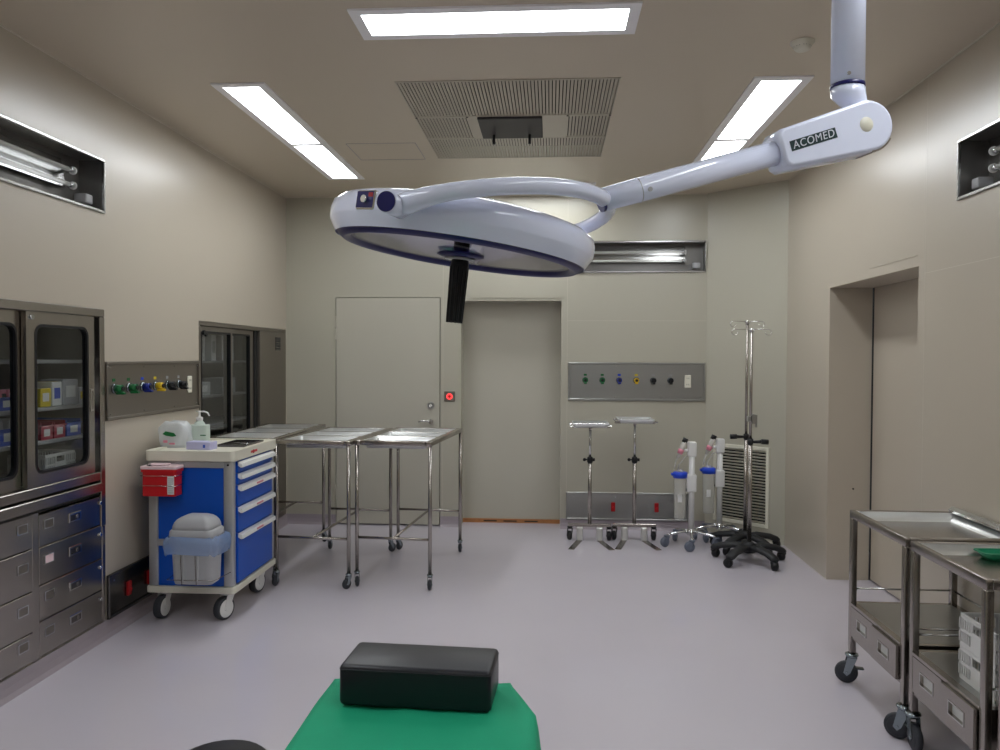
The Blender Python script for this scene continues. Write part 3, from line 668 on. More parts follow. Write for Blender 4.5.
# sharps box hanging on the front rail
t = thing('sharps_container', 'red sharps container with pale lid hung on the cart front', 'sharps container', (-2.165, 4.218, .72))
b = B(); b.prism(rrect(-.095, -.045, .095, .045, .012, 3), 0, .15, M['red'], None, .004)
b.prism(rrect(-.103, -.05, .103, .05, .014, 3), .135, .15, M['red'])
b.build('body', t)
b = B(); b.prism(rrect(-.104, -.052, .104, .052, .014, 3), .1505, .168, M['redlid'], None, .003); b.box((-.07, -.035, .168), (.035, .035, .178), M['redlid'], .006); b.cyl((-.055, -.01, .168), (-.055, -.01, .176), .026, M['dark'], 16); b.build('lid', t)
b = B(); b.box((.052, -.0465, .012), (.09, -.0452, .115), M['paper'])
for i in range(8): b.box((.056, -.0475, .02+i*.011), (.086, -.0463, .025+i*.011), M['greyp'])
b.build('warning_label', t)
b = B()
for z in (.06, .115): b.tube([(-.1, .046, z), (-.1, -.05, z), (.1, -.05, z), (.1, .046, z)], .002, M['steelp'], 6)
b.build('wire_holder', t)
# waste bin hung on the cart
t = thing('waste_bin', 'small grey swing-lid waste bin with blue liner hung on the cart', 'waste bin', (-1.93, 4.14, .262))
b = B(); n = 40
def rr_ring(w0, d0, z, r=.035): return [(x, y, z) for x, y in rrect(-w0, -d0, w0, d0, r, 6)]
def loft(b, rings, m, cap0=True, cap1=True):
    t_ = bmesh.new(); R2 = [[t_.verts.new(p) for p in r] for r in rings]; k = len(R2[0])
    for p, q in zip(R2, R2[1:]):
        for i in range(k): t_.faces.new((p[i], p[(i+1) % k], q[(i+1) % k], q[i]))
    if cap0: t_.faces.new(R2[0][::-1])
    if cap1: t_.faces.new(R2[-1])
    b.merge(t_, m, True)
loft(b, [rr_ring(.105, .065, 0, .03), rr_ring(.112, .07, .02, .035), rr_ring(.119, .083, .24, .04), rr_ring(.121, .086, .252, .04)], M['greyp'])
for x in (-.04, .04): b.box((x-.004, -.088, .02), (x+.004, -.07, .23), M['greyp'], .002, 1)
b.build('bucket', t)
b = B(); loft(b, [rr_ring(.125, .09, .250, .04), rr_ring(.128, .093, .268, .04), rr_ring(.126, .091, .29, .04), rr_ring(.116, .083, .30, .04)], M['greyp']); 
rings = []
for k in range(7):
    f = k/6*PI/2; rings.append(rr_ring(.108*math.cos(f)**.7+.004, .08*math.cos(f)**.6+.004, .298+.075*math.sin(f), .03*math.cos(f)+.002))
loft(b, rings, M['greyp']); b.build('lid', t)
b = B(); rg = []
for z, o1 in ((.262, .004), (.25, .022), (.225, .026), (.19, .024), (.165, .02)):
    r_ = []
    for i, (x, y, q) in enumerate(rr_ring(.128+o1, .086+o1*.7, z, .04)):
        w_ = 1+.035*math.sin(i*2.3+z*60)+.03*math.sin(i*5.1); r_.append((x*w_, y*w_, z+.008*math.sin(i*1.7)))
    rg.append(r_)
loft(b, rg, M['linerm'], False, False); b.build('bin_liner', t)
b = B()
for x in (-.05, .03): b.tube([(x, -.078, .002), (x, -.09, .12), (x, -.092, .2)], .0022, M['steel'], 6)
b.tube([(-.15, .09, .03), (-.13, -.085, .03), (.13, -.085, .03), (.15, .09, .03)], .0025, M['steel'], 6); b.build('wire_basket', t)
# things on the cart top
t = thing('plastic_bag', 'clear plastic bag of supplies on the blue cart', 'bag', (-2.235, 4.52, .957))
b = B(); nr, ns = 9, 28; rings = []
for j in range(nr):
    z = .15*j/(nr-1); f = j/(nr-1); w0 = .082*(1+.12*math.sin(f*3))*(1 if f < .8 else 1-(f-.8)*1.8); d0 = .06*(1-.3*f); r_ = []
    for i in range(ns):
        an = 2*PI*i/ns; q = 1+.06*math.sin(3*an+6*f)+.04*math.sin(7*an-4*f)
        cxp = math.copysign(abs(math.cos(an))**.6, math.cos(an)); cyp = math.copysign(abs(math.sin(an))**.6, math.sin(an))
        r_.append((w0*cxp*q, d0*cyp*q, z+.006*math.sin(4*an)*f))
    rings.append(r_)
loft(b, rings, M['bagm']); b.build('bag_film', t)
b = B(); b.box((-.065, -.02, .006), (.06, .02, .115), M['paper'], .008); b.build('packed_towel', t)
b = B(); b.prism([(-.05, .082), (-.03, .098), (.02, .088), (.035, .07), (.01, .066), (-.03, .072)], 0, .003, M['vgreen'], Mt((0, -.062, 0)) @ onY(0)); b.box((-.045, -.0655, .03), (-.02, -.062, .045), M['pinkb']); b.box((-.01, -.0655, .02), (.025, -.062, .03), M['pinkb']); b.build('printed_mark', t)
t = thing('pump_bottle', 'white hand pump bottle standing behind the carton on the blue cart', 'bottle', (-2.135, 4.62, .957))
b = B(); b.prism(rrect(-.055, -.035, .055, .035, .015, 4), 0, .125, M['bottlem'], None, .006)
b.lathe([(.035, .12), (.028, .138), (.018, .146), (.018, .155)], M['bottlem'], 20); b.build('body', t)
b = B(); b.lathe([(.020, .15), (.02, .168), (.014, .172), (.006, .174), (.006, .198), (.012, .2), (.012, .208), (0, .21)], M['whitep'], 18); b.tube([(0, 0, .204), (.03, 0, .205), (.05, 0, .198), (.062, 0, .178)], .005, M['whitep'], 8); b.tube([(-.02, 0, .205), (0, 0, .205)], .004, M['whitep'], 8); b.build('pump', t)
b = B(); b.box((.02, -.0362, .06), (.054, -.0352, .066), M['vgreen']); b.build('label_line', t)
t = thing('glove_box', 'lilac cardboard box lying on the blue cart in front of the bottle', 'box', (-2.03, 4.42, .957), -.1)
b = B(); b.box((-.075, -.04, 0), (.075, .04, .045), M['lilac'], .002, 1); b.build('carton', t)
b = B(); b.box((.05, -.015, .045), (.074, .015, .0458), M['paper']); b.box((.03, -.041, .012), (.045, -.040, .03), M['cbin']); b.build('printed_side', t)
t = thing('steel_tray', 'flat grey tray on the right rear of the blue cart top', 'tray', (-1.90, 4.68, .957))
b = B(); b.ring(rrect(-.09, -.15, .09, .15, .015), rrect(-.08, -.14, .08, .14, .012), 0, .014, M['darksteel']); b.prism(rrect(-.085, -.145, .085, .145, .012), 0, .003, M['darksteel']); b.build('pan', t)
b = B(); b.tube([(-.06, .03, .006), (.06, -.02, .006)], .003, M['chrome'], 8); b.build('instrument', t)

# ------------------------------------------------------------------ instrument trolleys in the middle
def trolley(label, loc, rz, W=.49, L=.96, HT=.955, group='instrument trolleys beside the blue cart'):
    t = thing('instrument_trolley', label, 'trolley', loc, rz, group)
    a, c = W/2, L/2; q = .0125
    b = B(); z0, z1 = HT-.03, HT; f = .028
    for lo, hi in (((-a-.014, -c-.014, z0), (-a+f, c+.014, z1)), ((a-f, -c-.014, z0), (a+.014, c+.014, z1)), ((-a+f, -c-.014, z0), (a-f, -c+f, z1)), ((-a+f, c-f, z0), (a-f, c+.014, z1))): b.box(lo, hi, M['steel'], .004, 2)
    n = 3; gap = .03; Ln = (2*(c-f)-gap*(n-1))/n; ys = []
    for k in range(n):
        y0 = -c+f+k*(Ln+gap); ys.append((y0, y0+Ln))
        if k < n-1: b.box((-a+f, y0+Ln, z0+.012), (a-f, y0+Ln+gap, z1-.001), M['steel'], .003, 1)
    b.build('top_frame', t)
    for (y0, y1) in ys:
        b = B(); x0, x1 = -a+f, a-f; zr, zb, s = z1-.002, z1-.052, .018
        top_ = rrect(x0, y0, x1, y1, .02, 3); bot = rrect(x0+s, y0+s, x1-s, y1-s, .02, 3)
        loft(b, [[(x, y, zb-.002) for x, y in bot], [(x, y, zr-.002) for x, y in top_], [(x, y, zr) for x, y in top_], [(x, y, zb) for x, y in bot]], M['steelb'], True, False); b.quad([(x, y, zb) for x, y in bot], M['steelh'])  # pale steel walls and darker bottom put the reflected light into the colour
        b.build('basin', t)
    for sx in (-1, 1):
        for sy in (-1, 1):
            b = B(); b.cyl((sx*a, sy*c, .095), (sx*a, sy*c, z0), q, M['steel'], 14); b.build('leg', t)
            caster(t, sx*a, sy*c, .034, .097, 'rubber', 'zinc', random.uniform(-2.2, -.9) if sy < 0 else random.uniform(.9, 2.2), False, .02, 'rubber')
    zr = .32
    for sy in (-1, 1):
        b = B(); b.cyl((-a, sy*c, zr), (a, sy*c, zr), .009, M['steel'], 12); b.build('cross_rail', t)
    b = B(); b.cyl((0, -c, zr), (0, c, zr), .009, M['steel'], 12); b.build('stretcher', t)
    return t
trolley('steel instrument trolley, rightmost of the three beside the blue cart', (-.973, 5.465, 0), math.radians(-5))
trolley('steel instrument trolley, middle one of the three beside the blue cart', (-1.503, 5.44, 0), math.radians(-4.6))
trolley('steel instrument trolley half hidden behind the blue cart', (-2.055, 5.625, 0), 0, .46, 1.10)

# ------------------------------------------------------------------ mayo stands
def mayo(label, x, y, zt, rz, tilt):
    t = thing('mayo_stand', label, 'instrument stand', (x, y, 0), rz, 'instrument stands at the back wall')
    b = B(); b.box((-.175, -.015, .115), (.175, .015, .14), M['steel'], .003, 1); b.build('base_bar', t)
    b = B(); b.cyl((0, 0, .14), (0, 0, .68), .016, M['steel'], 16); b.build('outer_tube', t)
    b = B(); b.cyl((0, 0, .66), (0, 0, zt-.03), .011, M['steelp'], 14); b.build('inner_tube', t)
    b = B(); b.lathe([(.02, .64), (.024, .65), (.024, .68), (.018, .69), (.011, .69)], M['black'], 18)
    b.cyl((-.02, 0, .665), (-.045, 0, .665), .006, M['black'], 8); b.sphere((-.045, 0, .665), .014, M['black']); b.cyl((.02, 0, .665), (.04, 0, .665), .013, M['black'], 12); b.build('clamp_knob', t)
    for s in (-1, 1):
        b = B(); b.box((s*.08-.026, -.03, .0), (s*.08+.026, .012, .114), M['steelb'], .012, 2)
        b.box((-.024, -.31, 0), (.024, .0, .006), M['steel'], .002, 1, Mt((s*.085, -.02, 0)) @ Rz(s*.24)); b.build('foot', t)
        caster(t, s*.16, .0, .038, .117, 'black', 'black', PI/2 if s > 0 else PI/2+.2, False, .03, 'blackm')
    b = B(); X = Mt((0, 0, zt)) @ Matrix.Rotation(tilt, 4, 'Y')
    o2 = rrect(-.125, -.14, .125, .14, .01, 3); o1 = rrect(-.145, -.16, .145, .16, .014, 3)
    loft(b, [[X @ V((p[0], p[1], -.026)) for p in o2], [X @ V((p[0], p[1], .004)) for p in o1], [X @ V((p[0], p[1], .006)) for p in o1], [X @ V((p[0], p[1], -.023)) for p in o2]], M['steelb']); b.build('tray', t)
    b = B(); b.tube([X @ V(p) for p in ((-.165, -.13, -.016), (-.165, .13, -.016), (.165, .13, -.016), (.165, -.13, -.016))], .006, M['steelp'], 8, closed=True)
    b.box((-.165, -.012, -.038), (.165, .012, -.028), M['steel'], .002, 1, X); b.cyl(X @ V((.0, -.02, -.03)), X @ V((.0, -.05, -.045)), .008, M['steel'], 8)
    b.build('tray_support', t)
    return t
mayo('steel instrument stand with flat tray, left of the two at the back wall', .325, 6.40, .965, 0, -.01)
mayo('steel instrument stand with flat tray, right of the two beside the suction stands', .690, 6.43, 1.0, 0, .01)

# ------------------------------------------------------------------ suction stands
def suction(label, x, y, zt, ph):
    t = thing('suction_stand', label, 'suction stand', (x, y, 0), 0, 'white suction stands at the back wall')
    b = B(); b.cyl((0, 0, .14), (0, 0, zt-.05), .023, M['whitep'], 20); b.build('pole', t)
    b = B(); b.lathe([(0, .09), (.03, .09), (.035, .115), (.026, .14), (0, .14)], M['steelp'], 20); b.build('hub', t)
    for k in range(5):
        an = k*2*PI/5+ph; dx, dy = math.cos(an), math.sin(an); R_ = .20
        b = B(); b.tube([(dx*.02, dy*.02, .115), (dx*R_*.5, dy*R_*.5, .11), (dx*R_*.9, dy*R_*.9, .098), (dx*R_, dy*R_, .085)], [.013, .011, .010, .009], M['chrome'], 10); lg = b.build('leg', t)
        caster(t, dx*R_, dy*R_, .04, .092, 'lrubber', 'lrubber', random.uniform(0, 6.2), False, .026, 'lrubber')
    b = B(); b.box((-.034, -.03, zt-.12), (.034, .03, zt), M['whitep'], .012, 3); b.build('top_bracket', t)
    b = B(); b.box((-.042, -.034, zt-.40), (.036, .034, zt-.26), M['whitep'], .010, 3); b.cyl((-.05, -.01, zt-.37), (-.05, -.03, zt-.39), .008, M['black'], 8); b.build('canister_bracket', t)
    b = B(); X = Mt((-.092, -.01, 0)); z1 = zt-.275
    b.lathe([(0, z1-.34), (.042, z1-.34), (.045, z1-.33), (.050, z1-.03), (.050, z1)], M['jar'], 28, X)
    jr = b.build('canister', t)
    b = B(); b.lathe([(0, z1-.33), (.040, z1-.325), (.042, z1-.18), (0, z1-.178)], M['liquid'], 24, X); b.build('liner', jr)
    b = B(); b.box((-.118, -.064, z1-.2), (-.085, -.060, z1-.14), M['paper'], .001, 1); b.build('label_sticker', jr)
    b = B(); b.lathe([(.051, z1-.012), (.056, z1-.012), (.058, z1+.028), (.05, z1+.034), (0, z1+.036)], M['bluep'], 28, X); b.box((-.163, -.03, z1+.004), (-.145, .01, z1+.024), M['bluep'], .004); b.build('canister_lid', t)
    b = B(); b.lathe([(.026, z1+.034), (.022, z1+.05), (0, z1+.055)], M['jar'], 18, X); b.tube([(-.11, -.01, z1+.05), (-.105, -.02, z1+.09), (-.08, -.02, z1+.12), (-.06, 0, z1+.15), (-.03, 0, z1+.16)], .005, M['jar'], 8); b.build('hose', t)
    b = B(); P0, P1 = V((-.035, -.01, zt-.07)), V((-.085, -.02, zt-.04))
    b.tube([P0, (-.06, -.012, zt-.07)], .012, M['whitep'], 10)
    b.tube([(-.115, -.02, zt-.13), (-.09, -.02, zt-.07), (-.06, -.02, zt+.0)], [.012, .02, .022], M['jar'], 14); b.tube([(-.10, -.02, zt-.095), (-.085, -.02, zt-.06)], [.021, .023], M['pinkb'], 14)
    b.tube([(-.10, -.02, zt-.10), (-.13, -.02, zt-.16), (-.14, -.02, zt-.22)], .006, M['jar'], 8)
    b.tube([(-.065, -.02, zt-.005), (-.05, -.02, zt+.028)], .022, M['black'], 14); b.build('regulator', t)
    return t
suction('white suction stand with blue lidded canister beside the right instrument stand', 1.125, 6.28, .835, 3.32)
suction('white suction stand with blue lidded canister, partly behind the drip stands', 1.397, 6.52, .838, 3.264)

# ------------------------------------------------------------------ drip stands
def drip(label, x, y, zt, rz, hook, knob, clamp):
    t = thing('drip_stand', label, 'drip stand', (x, y, 0), rz, 'drip stands in the back right corner')
    b = B(); b.lathe([(0, .07), (.045, .07), (.05, .085), (.045, .13), (.025, .15), (0, .15)], M['blackm'], 24); b.build('base_hub', t)
    for k in range(5):
        an = k*2*PI/5+.17; dx, dy = math.cos(an), math.sin(an); R_ = .255
        b = B(); b.tube([(dx*.02, dy*.02, .10), (dx*.1, dy*.1, .115), (dx*.2, dy*.2, .10), (dx*.255, dy*.255, .078), (dx*.275, dy*.275, .07)], [.042, .040, .038, .038, .025], M['blackm'], 12, flat=.62); b.build('base_leg', t)
        caster(t, dx*R_, dy*R_, .033, .072, 'black', 'black', random.uniform(0, 6.2), False, .04, 'blackm')
    b = B(); b.cyl((0, 0, .15), (0, 0, .875), .0155, M['steel'], 16); b.build('outer_pole', t)
    b = B(); b.cyl((0, 0, .85), (0, 0, zt), .011, M['steel'], 14); b.build('inner_pole', t)
    b = B(); b.lathe([(.018, .865), (.021, .875), (.021, .905), (.014, .91)], M['black'], 16); b.tube([(0, 0, .885), (knob*.06, -.01, .887), (knob*.08, -.012, .889)], [.01, .012, .014], M['black'], 12); b.cyl((knob*.075, -.012, .889), (knob*.125, -.014, .887), .019, M['black'], 14); b.build('height_knob', t)
    b = B()
    for s in (-1, 1):
        x0 = s*hook
        pts = [(0, 0, zt-.004), (x0*.7, 0, zt-.002)]
        for k in range(9):
            an = PI/2-k*PI*1.5/8; pts.append((x0*.78+s*.022*math.cos(an), -.0, zt-.024+.022*math.sin(an)))
        b.tube(pts, .0035, M['steelp'], 8)
    b.tube([(0, -.06, zt-.028), (0, -.065, zt-.01), (0, -.05, zt-.002), (0, .05, zt-.002), (0, .065, zt-.01), (0, .06, zt-.028)], .0035, M['steelp'], 8)
    b.lathe([(0, zt-.02), (.013, zt-.02), (.013, zt+.003), (0, zt+.005)], M['steelp'], 14); b.build('hook_bar', t)
    if clamp:
        b = B(); b.box((.005, -.02, clamp-.035), (.03, .02, clamp+.035), M['steelh'], .003, 1); b.box((.03, -.012, clamp-.06), (.045, -.004, clamp+.03), M['steelh'], .002, 1); b.box((-.024, -.018, clamp-.02), (.0, .018, clamp+.02), M['steelh'], .003, 1); b.build('clamp', t)
    return t
drip('steel drip stand on black five-leg base, nearer of the two', 1.468, 5.83, 1.715, .0, .155, 1, 1.055)
drip('steel drip stand on black five-leg base, behind the nearer one', 1.528, 6.20, 1.79, .0, .14, -1, 0)

# ------------------------------------------------------------------ drawer trolleys at the right
def drawer_trolley(label, x0, y0, W, L, HT, backrim, rzs, sheen=True):
    """x0,y0: near-left corner; W in X, L in Y"""
    t = thing('drawer_trolley', label, 'trolley', (x0, y0, 0), 0, 'steel drawer trolleys at the right')
    q = .014; zs0, zs1 = .215, .378
    b = B()
    for lo, hi in (((0, 0, HT-.035), (.022, L, HT)), ((W-.022, 0, HT-.035), (W, L, HT)), ((.022, 0, HT-.035), (W-.022, .022, HT)), ((.022, L-.022, HT-.035), (W-.022, L, HT))): b.box(lo, hi, M['steel'], .003, 2)
    b.build('top_rim', t)
    b = B(); s = .02; bt = rrect(.022+s, .022+s, W-.022-s, L-.022-s, .01, 2)
    loft(b, [[(x, y, HT-.045) for x, y in rrect(.022+s, .022+s, W-.022-s, L-.022-s, .01, 2)], [(x, y, HT-.006) for x, y in rrect(.022, .022, W-.022, L-.022, .01, 2)], [(x, y, HT-.003) for x, y in rrect(.022, .022, W-.022, L-.022, .01, 2)], [(x, y, HT-.042) for x, y in bt]], M['steelb'], True, False); b.quad([(x, y, HT-.042) for x, y in bt], M['steel'])  # inner walls paler than the bottom, painting in the light they catch
    b.build('tray_top', t)
    if backrim:
        b = B(); b.prism([(0, 0), (.02, 0), (.032, .022), (.012, .026), (-.004, .012)], 0.02, L, M['steelp'], Mt((W-.03, 0, HT-.003)) @ Matrix(((1, 0, 0, 0), (0, 0, 1, 0), (0, 1, 0, 0), (0, 0, 0, 1)))); b.build('side_ledge', t)
    for ix, x in enumerate((q, W-q)):
        for iy, y in enumerate((q, L-q)):
            b = B(); b.box((x-q, y-q, .135), (x+q, y+q, HT-.035), M['steel'], .004, 2); b.build('leg', t)
            caster(t, x, y, .05, .137, 'rubber', 'zinc', rzs[ix*2+iy], True, .028, 'rubber')
    b = B(); b.box((2*q, 2*q, zs1-.006), (W-2*q, L-2*q, zs1), M['steelh']); b.box((2*q, 0.004, zs1-.03), (W-2*q, 2*q, zs1), M['steel']); b.box((2*q, L-2*q, zs1-.03), (W-2*q, L-.004, zs1), M['steel']); b.box((.0, 2*q, zs1-.012), (2*q, L-2*q, zs1), M['steel']); b.box((W-2*q, 2*q, zs1-.03), (W, L-2*q, zs1), M['steel']); b.build('shelf', t)
    b = B(); b.box((.012, 2*q, zs0), (W*.8, L-2*q, zs0+.006), M['steel']); b.box((.012, 2*q, zs0), (W*.8, 2*q+.006, zs1-.012), M['steel']); b.box((.012, L-2*q-.006, zs0), (W*.8, L-2*q, zs1-.012), M['steel']); b.box((W*.8-.006, 2*q, zs0), (W*.8, L-2*q, zs1-.012), M['steel'])
    b.box((.006, 2*q, zs0), (.02, L-2*q, zs0+.012), M['steel']); b.build('drawer_case', t)
    half = (L-4*q)/2
    b = B(); b.box((.0165, 2*q+half-.011, zs0+.012), (.0185, 2*q+half+.011, zs1-.012), M['dark']); b.build('drawer_gap_shade', t)  # dark strip painting the shade in the gap between the drawers
    for k in range(2):
        ya = 2*q+k*half+.009; yb_ = ya+half-.018; za, zb = zs0+.014, zs1-.015; out = -.012 if k == 0 and sheen else 0
        ym, zm = (ya+yb_)/2, (za+zb)/2+.005; hw, hh = .048, .021
        b = B(); b.ring([(ya, za), (yb_, za), (yb_, zb), (ya, zb)], [(ym-hw, zm-hh), (ym+hw, zm-hh), (ym+hw, zm+hh), (ym-hw, zm+hh)], 0, .016, M['steel'], Mt((out, 0, 0)) @ onX(.016, -1))
        b.box((out+.016, ya+.01, za+.004), (W*.75, yb_-.01, za+.008), M['steel']); d = b.build('drawer', t)
        b = B(); b.box((out+.012, ym-hw, zm-hh), (out+.016, ym+hw, zm+hh), M['paper']); b.ring([(ym-hw-.004, zm-hh-.004), (ym+hw+.004, zm-hh-.004), (ym+hw+.004, zm+hh+.004), (ym-hw-.004, zm+hh+.004)], [(ym-hw, zm-hh), (ym+hw, zm-hh), (ym+hw, zm+hh), (ym-hw, zm+hh)], 0, .002, M['steelp'], Mt((out, 0, 0)) @ onX(0, -1)); b.build('recessed_pull', d)
    b = B()
    for p0, p1 in (((q, L-q, .44), (W-q, L-q, .44)), ((W-q, q, .44), (W-q, L-q, .44)), ((q, q, .44), (W-q, q, .44))): b.cyl(p0, p1, .0045, M['steelp'], 8)
    b.build('guard_rail', t)
    return t
drawer_trolley('steel two-drawer trolley, farther of those at the right wall', 1.383, 3.125, .475, .565, .802, True, (2.6, 2.9, 0, 1))
drawer_trolley('steel two-drawer trolley holding the white baskets', 1.388, 2.565, .46, .525, .798, False, (-1.2, -1.6, 0, 1))
drawer_trolley('steel trolley at the right edge of the picture, nearest the camera', 1.405, 1.99, .45, .53, .792, False, (2.6, -2., 0, 1))
basket('white slotted basket under its twin on the trolley shelf', 1.445, 1.80, 2.605, 2.83, .3785, .115, 'white baskets on the trolley shelf')
basket('white slotted basket stacked on top of its twin on the trolley shelf', 1.445, 1.80, 2.605, 2.83, .494, .115, 'white baskets on the trolley shelf')
t = thing('green_tray', 'green plastic tray on the top of the trolley with baskets', 'tray', (1.675, 3.005, .7565))
b = B(); loft(b, [[(x, y, 0) for x, y in rrect(-.055, -.03, .055, .03, .012, 3)], [(x, y, .026) for x, y in rrect(-.075, -.042, .075, .042, .02, 3)], [(x, y, .026) for x, y in rrect(-.071, -.038, .071, .038, .02, 3)], [(x, y, .004) for x, y in rrect(-.052, -.027, .052, .027, .012, 3)]], M['greenp']); b.build('bowl', t)
b = B(); b.ring(rrect(-.080, -.047, .080, .047, .02, 3), rrect(-.071, -.038, .071, .038, .02, 3), .024, .028, M['greenp']); b.build('rim', t)

# ------------------------------------------------------------------ operating table with drape and head cushion
TZ = .675
t = thing('operating_table', 'operating table under the green drape at the bottom of the picture', 'operating table', (-.302, 1.2, 0))
b = B(); b.prism([(-.235, -.85), (.235, -.85), (.235, .52), (.182, .725), (.165, .738), (-.222, .738), (-.235, .725)], TZ-.075, TZ-.006, M['leather'], None, .015); b.build('mattress', t)
b = B(); b.box((-.2, -.83, TZ-.1), (.17, .68, TZ-.077), M['steelp'], .004, 1); b.build('table_frame', t)
b = B(); b.box((-.12, -.35, .12), (.12, -.05, TZ-.1), M['steelh'], .01, 2); b.build('column', t)
b = B(); b.prism(rrect(-.22, -.65, .22, .25, .05, 4), .0, .12, M['steelh'], None, .01); b.build('base', t)
# drape: a cloth grid lying over the mattress and hanging down its sides
b = B(); nx, ny = 46, 60; bmq = b.bm; hw, y0, y1 = .247, -.80, .752
def drape(u, v):
    # u across -1..1, v along 0..1 ; unfolded cloth distance
    L0 = y1-y0; drop = .17; sv = v*(L0+drop)
    he = hw if u < 0 else hw+.026-.068*min(1, max(0, (v-.80)/.095))
    s = math.copysign(min(abs(u), .7)/.7*he, u); over = max(0, abs(u)-.7)/.3*.25
    endo = max(0, sv-L0)
    x = s; y = y0+min(sv, L0); z = TZ
    r = .02
    fold = .007*math.sin(sv*19+u*2)+.003*math.sin(sv*41+1.3)
    if over > 0:
        z -= over*.985; x += math.copysign(over*(.10+fold*5), s)
    if endo > 0:
        z2 = TZ-endo*.98; y += .004+endo*(.10+.35*math.sin(s*22)*.3)
        z = min(z, z2) if over == 0 else TZ-max(over, endo)-min(over, endo)*.2
        if over > 0: x += math.copysign(.02, s)*min(over, endo)*4; y += .02*min(over, endo)*4
    if over == 0 and endo == 0: z += (.0022*math.sin(sv*9+s*14)+.0018*math.sin(s*31-sv*12)+.0022+.0012*math.sin(s*60+sv*25))
    return V((x, y, max(z, .3)))
G = [[bmq.verts.new(drape(-1+2*i/nx, j/ny)) for i in range(nx+1)] for j in range(ny+1)]
for j in range(ny):
    for i in range(nx):
        f = bmq.faces.new((G[j][i], G[j][i+1], G[j+1][i+1], G[j+1][i])); f.smooth = True
b.mi(M['green'])
dr = b.build('surgical_drape', None, (-.302, 1.2, 0), label='green cloth drape spread over the operating table', category='drape')
md = dr.modifiers.new('thick', 'SOLIDIFY'); md.thickness = .0016; md.offset = 1
t = thing('head_cushion', 'black vinyl block cushion lying on the green drape', 'cushion', (-.308, 1.852, TZ+.0065), math.radians(-3))
b = B(); b.box((-.180, -.080, 0), (.180, .080, .097), M['leather'], .012, 3); b.build('block', t)
b = B(); b.tube([(x, y, .086) for x, y in rrect(-.1795, -.0795, .1795, .0795, .012, 3)], .0016, M['leather'], 6, closed=True); b.build('seam_piping', t)
t = thing('round_stool', 'edge of a black round stool seat at the bottom left of the drape', 'stool', (-.685, 1.565, 0))
b = B(); b.lathe([(0, .60), (.085, .60), (.10, .605), (.105, .62), (.105, .645), (.095, .655), (0, .658)], M['leather'], 30); b.build('seat', t)
b = B(); b.cyl((0, 0, .06), (0, 0, .60), .02, M['chrome'], 16); b.build('post', t)
for k in range(5):
    an = k*2*PI/5; dx, dy = math.cos(an), math.sin(an)
    b = B(); b.tube([(0, 0, .09), (dx*.15, dy*.15, .06)], [.018, .012], M['chrome'], 10); b.build('leg', t); caster(t, dx*.145, dy*.145, .024, .056, 'black', 'black', k, False, .02, 'black')

# ------------------------------------------------------------------ surgical lamp
S = thing('surgical_light', 'white surgical lamp on a jointed arm hanging from a ceiling pole', 'surgical lamp', (.803, 2.2, H))
O = V((.803, 2.2, H))
def L_(p): return V(p)-O
DC = V((-.250, 2.15, 1.783)); TILT = math.radians(8.4)
DM = Mt(DC-O) @ Matrix.Rotation(TILT, 4, 'Y')
b = B(); b.lathe([(.343, .004), (.347, .012), (.3605, .036), (.3625, .042), (.3625, .066), (.358, .082), (.34, .097), (.30, .108), (.24, .120), (.12, .134), (0, .138)], M['white'], 96, DM); b.build('lamp_head', S)
b = B(); b.lathe([(.300, .012), (.303, -.002), (.318, -.007), (.322, -.007), (.346, .011), (.343, .013)], M['navy'], 96, DM); b.build('lens_ring', S)
b = B(); b.lathe([(.302, .008), (.296, .04), (.26, .075), (.18, .092), (.06, .1), (0, .1)], M['lens'], 72, DM); b.build('reflector', S)
b = B(); b.lathe([(0, .002), (.304, .002)], M['lampglass'], 72, DM, False); b.build('lens', S)
b = B(); b.lathe([(0, .099), (.024, .099), (.021, .05), (.023, .004), (0, .004)], M['black'], 24, DM); b.build('handle_reflection', S)  # black post behind the lens, modelled as the handle's mirror image
# slightly tipped hub and sterile handle
HM = DM @ Matrix.Rotation(math.radians(-3), 4, 'Y')
b = B(); b.lathe([(0, .0), (.062, .002), (.066, -.004), (.05, -.010), (0, -.010)], M['navy'], 40, HM); b.lathe([(.0, -.010), (.040, -.010), (.042, -.015), (0, -.017)], M['greyp'], 32, HM); b.build('hub', S)
b = B(); b.lathe([(0, -.015), (.0235, -.015), (.0255, -.03), (.0245, -.05), (.022, -.10), (.021, -.182), (.0195, -.186), (0, -.18)], M['black'], 28, HM)
for k in range(12):
    an = k*PI/6; b.tube([HM @ V((.0235*math.cos(an), .0235*math.sin(an), -.035)), HM @ V((.0205*math.cos(an), .0205*math.sin(an), -.189))], [.0034, .003], M['black'], 6)
b.build('sterile_handle', S)
# yoke, a half ring from the front-left pivot round the right side to the back
angA = math.radians(-106.5); RY = .405
def rp(an, r, z): return V((DC.x+r*math.cos(an), DC.y+r*math.sin(an), z))-O
pts = []; rads = []
N_ = 36
for k in range(N_+1):
    f = k/N_; an = angA+f*PI
    z = 1.850 + .056*math.sin(min(f*2.2, 1)*PI/2) - .045*max(0, (f-.55)/.45)**1.3
    r = RY - .045*(max(0, .12-f)/.12)**1.5 - .05*(max(0, f-.9)/.1)**1.5
    pts.append(rp(an, r, z)); rads.append(.020+.008*max(0, .1-f)/.1)
b = B(); b.tube(pts, rads, M['white'], 18)
b.tube([rp(angA, .34, 1.846), rp(angA, .425, 1.849)], .0245, M['white'], 28); b.tube([rp(angA+PI, .30, 1.865), rp(angA+PI, .40, 1.865)], .023, M['white'], 20)
yk = b.build('yoke', S)
b = B(); b.tube([rp(angA, .4255, 1.849), rp(angA, .4285, 1.849)], .0232, M['navy'], 32); b.build('pivot_cap', yk)
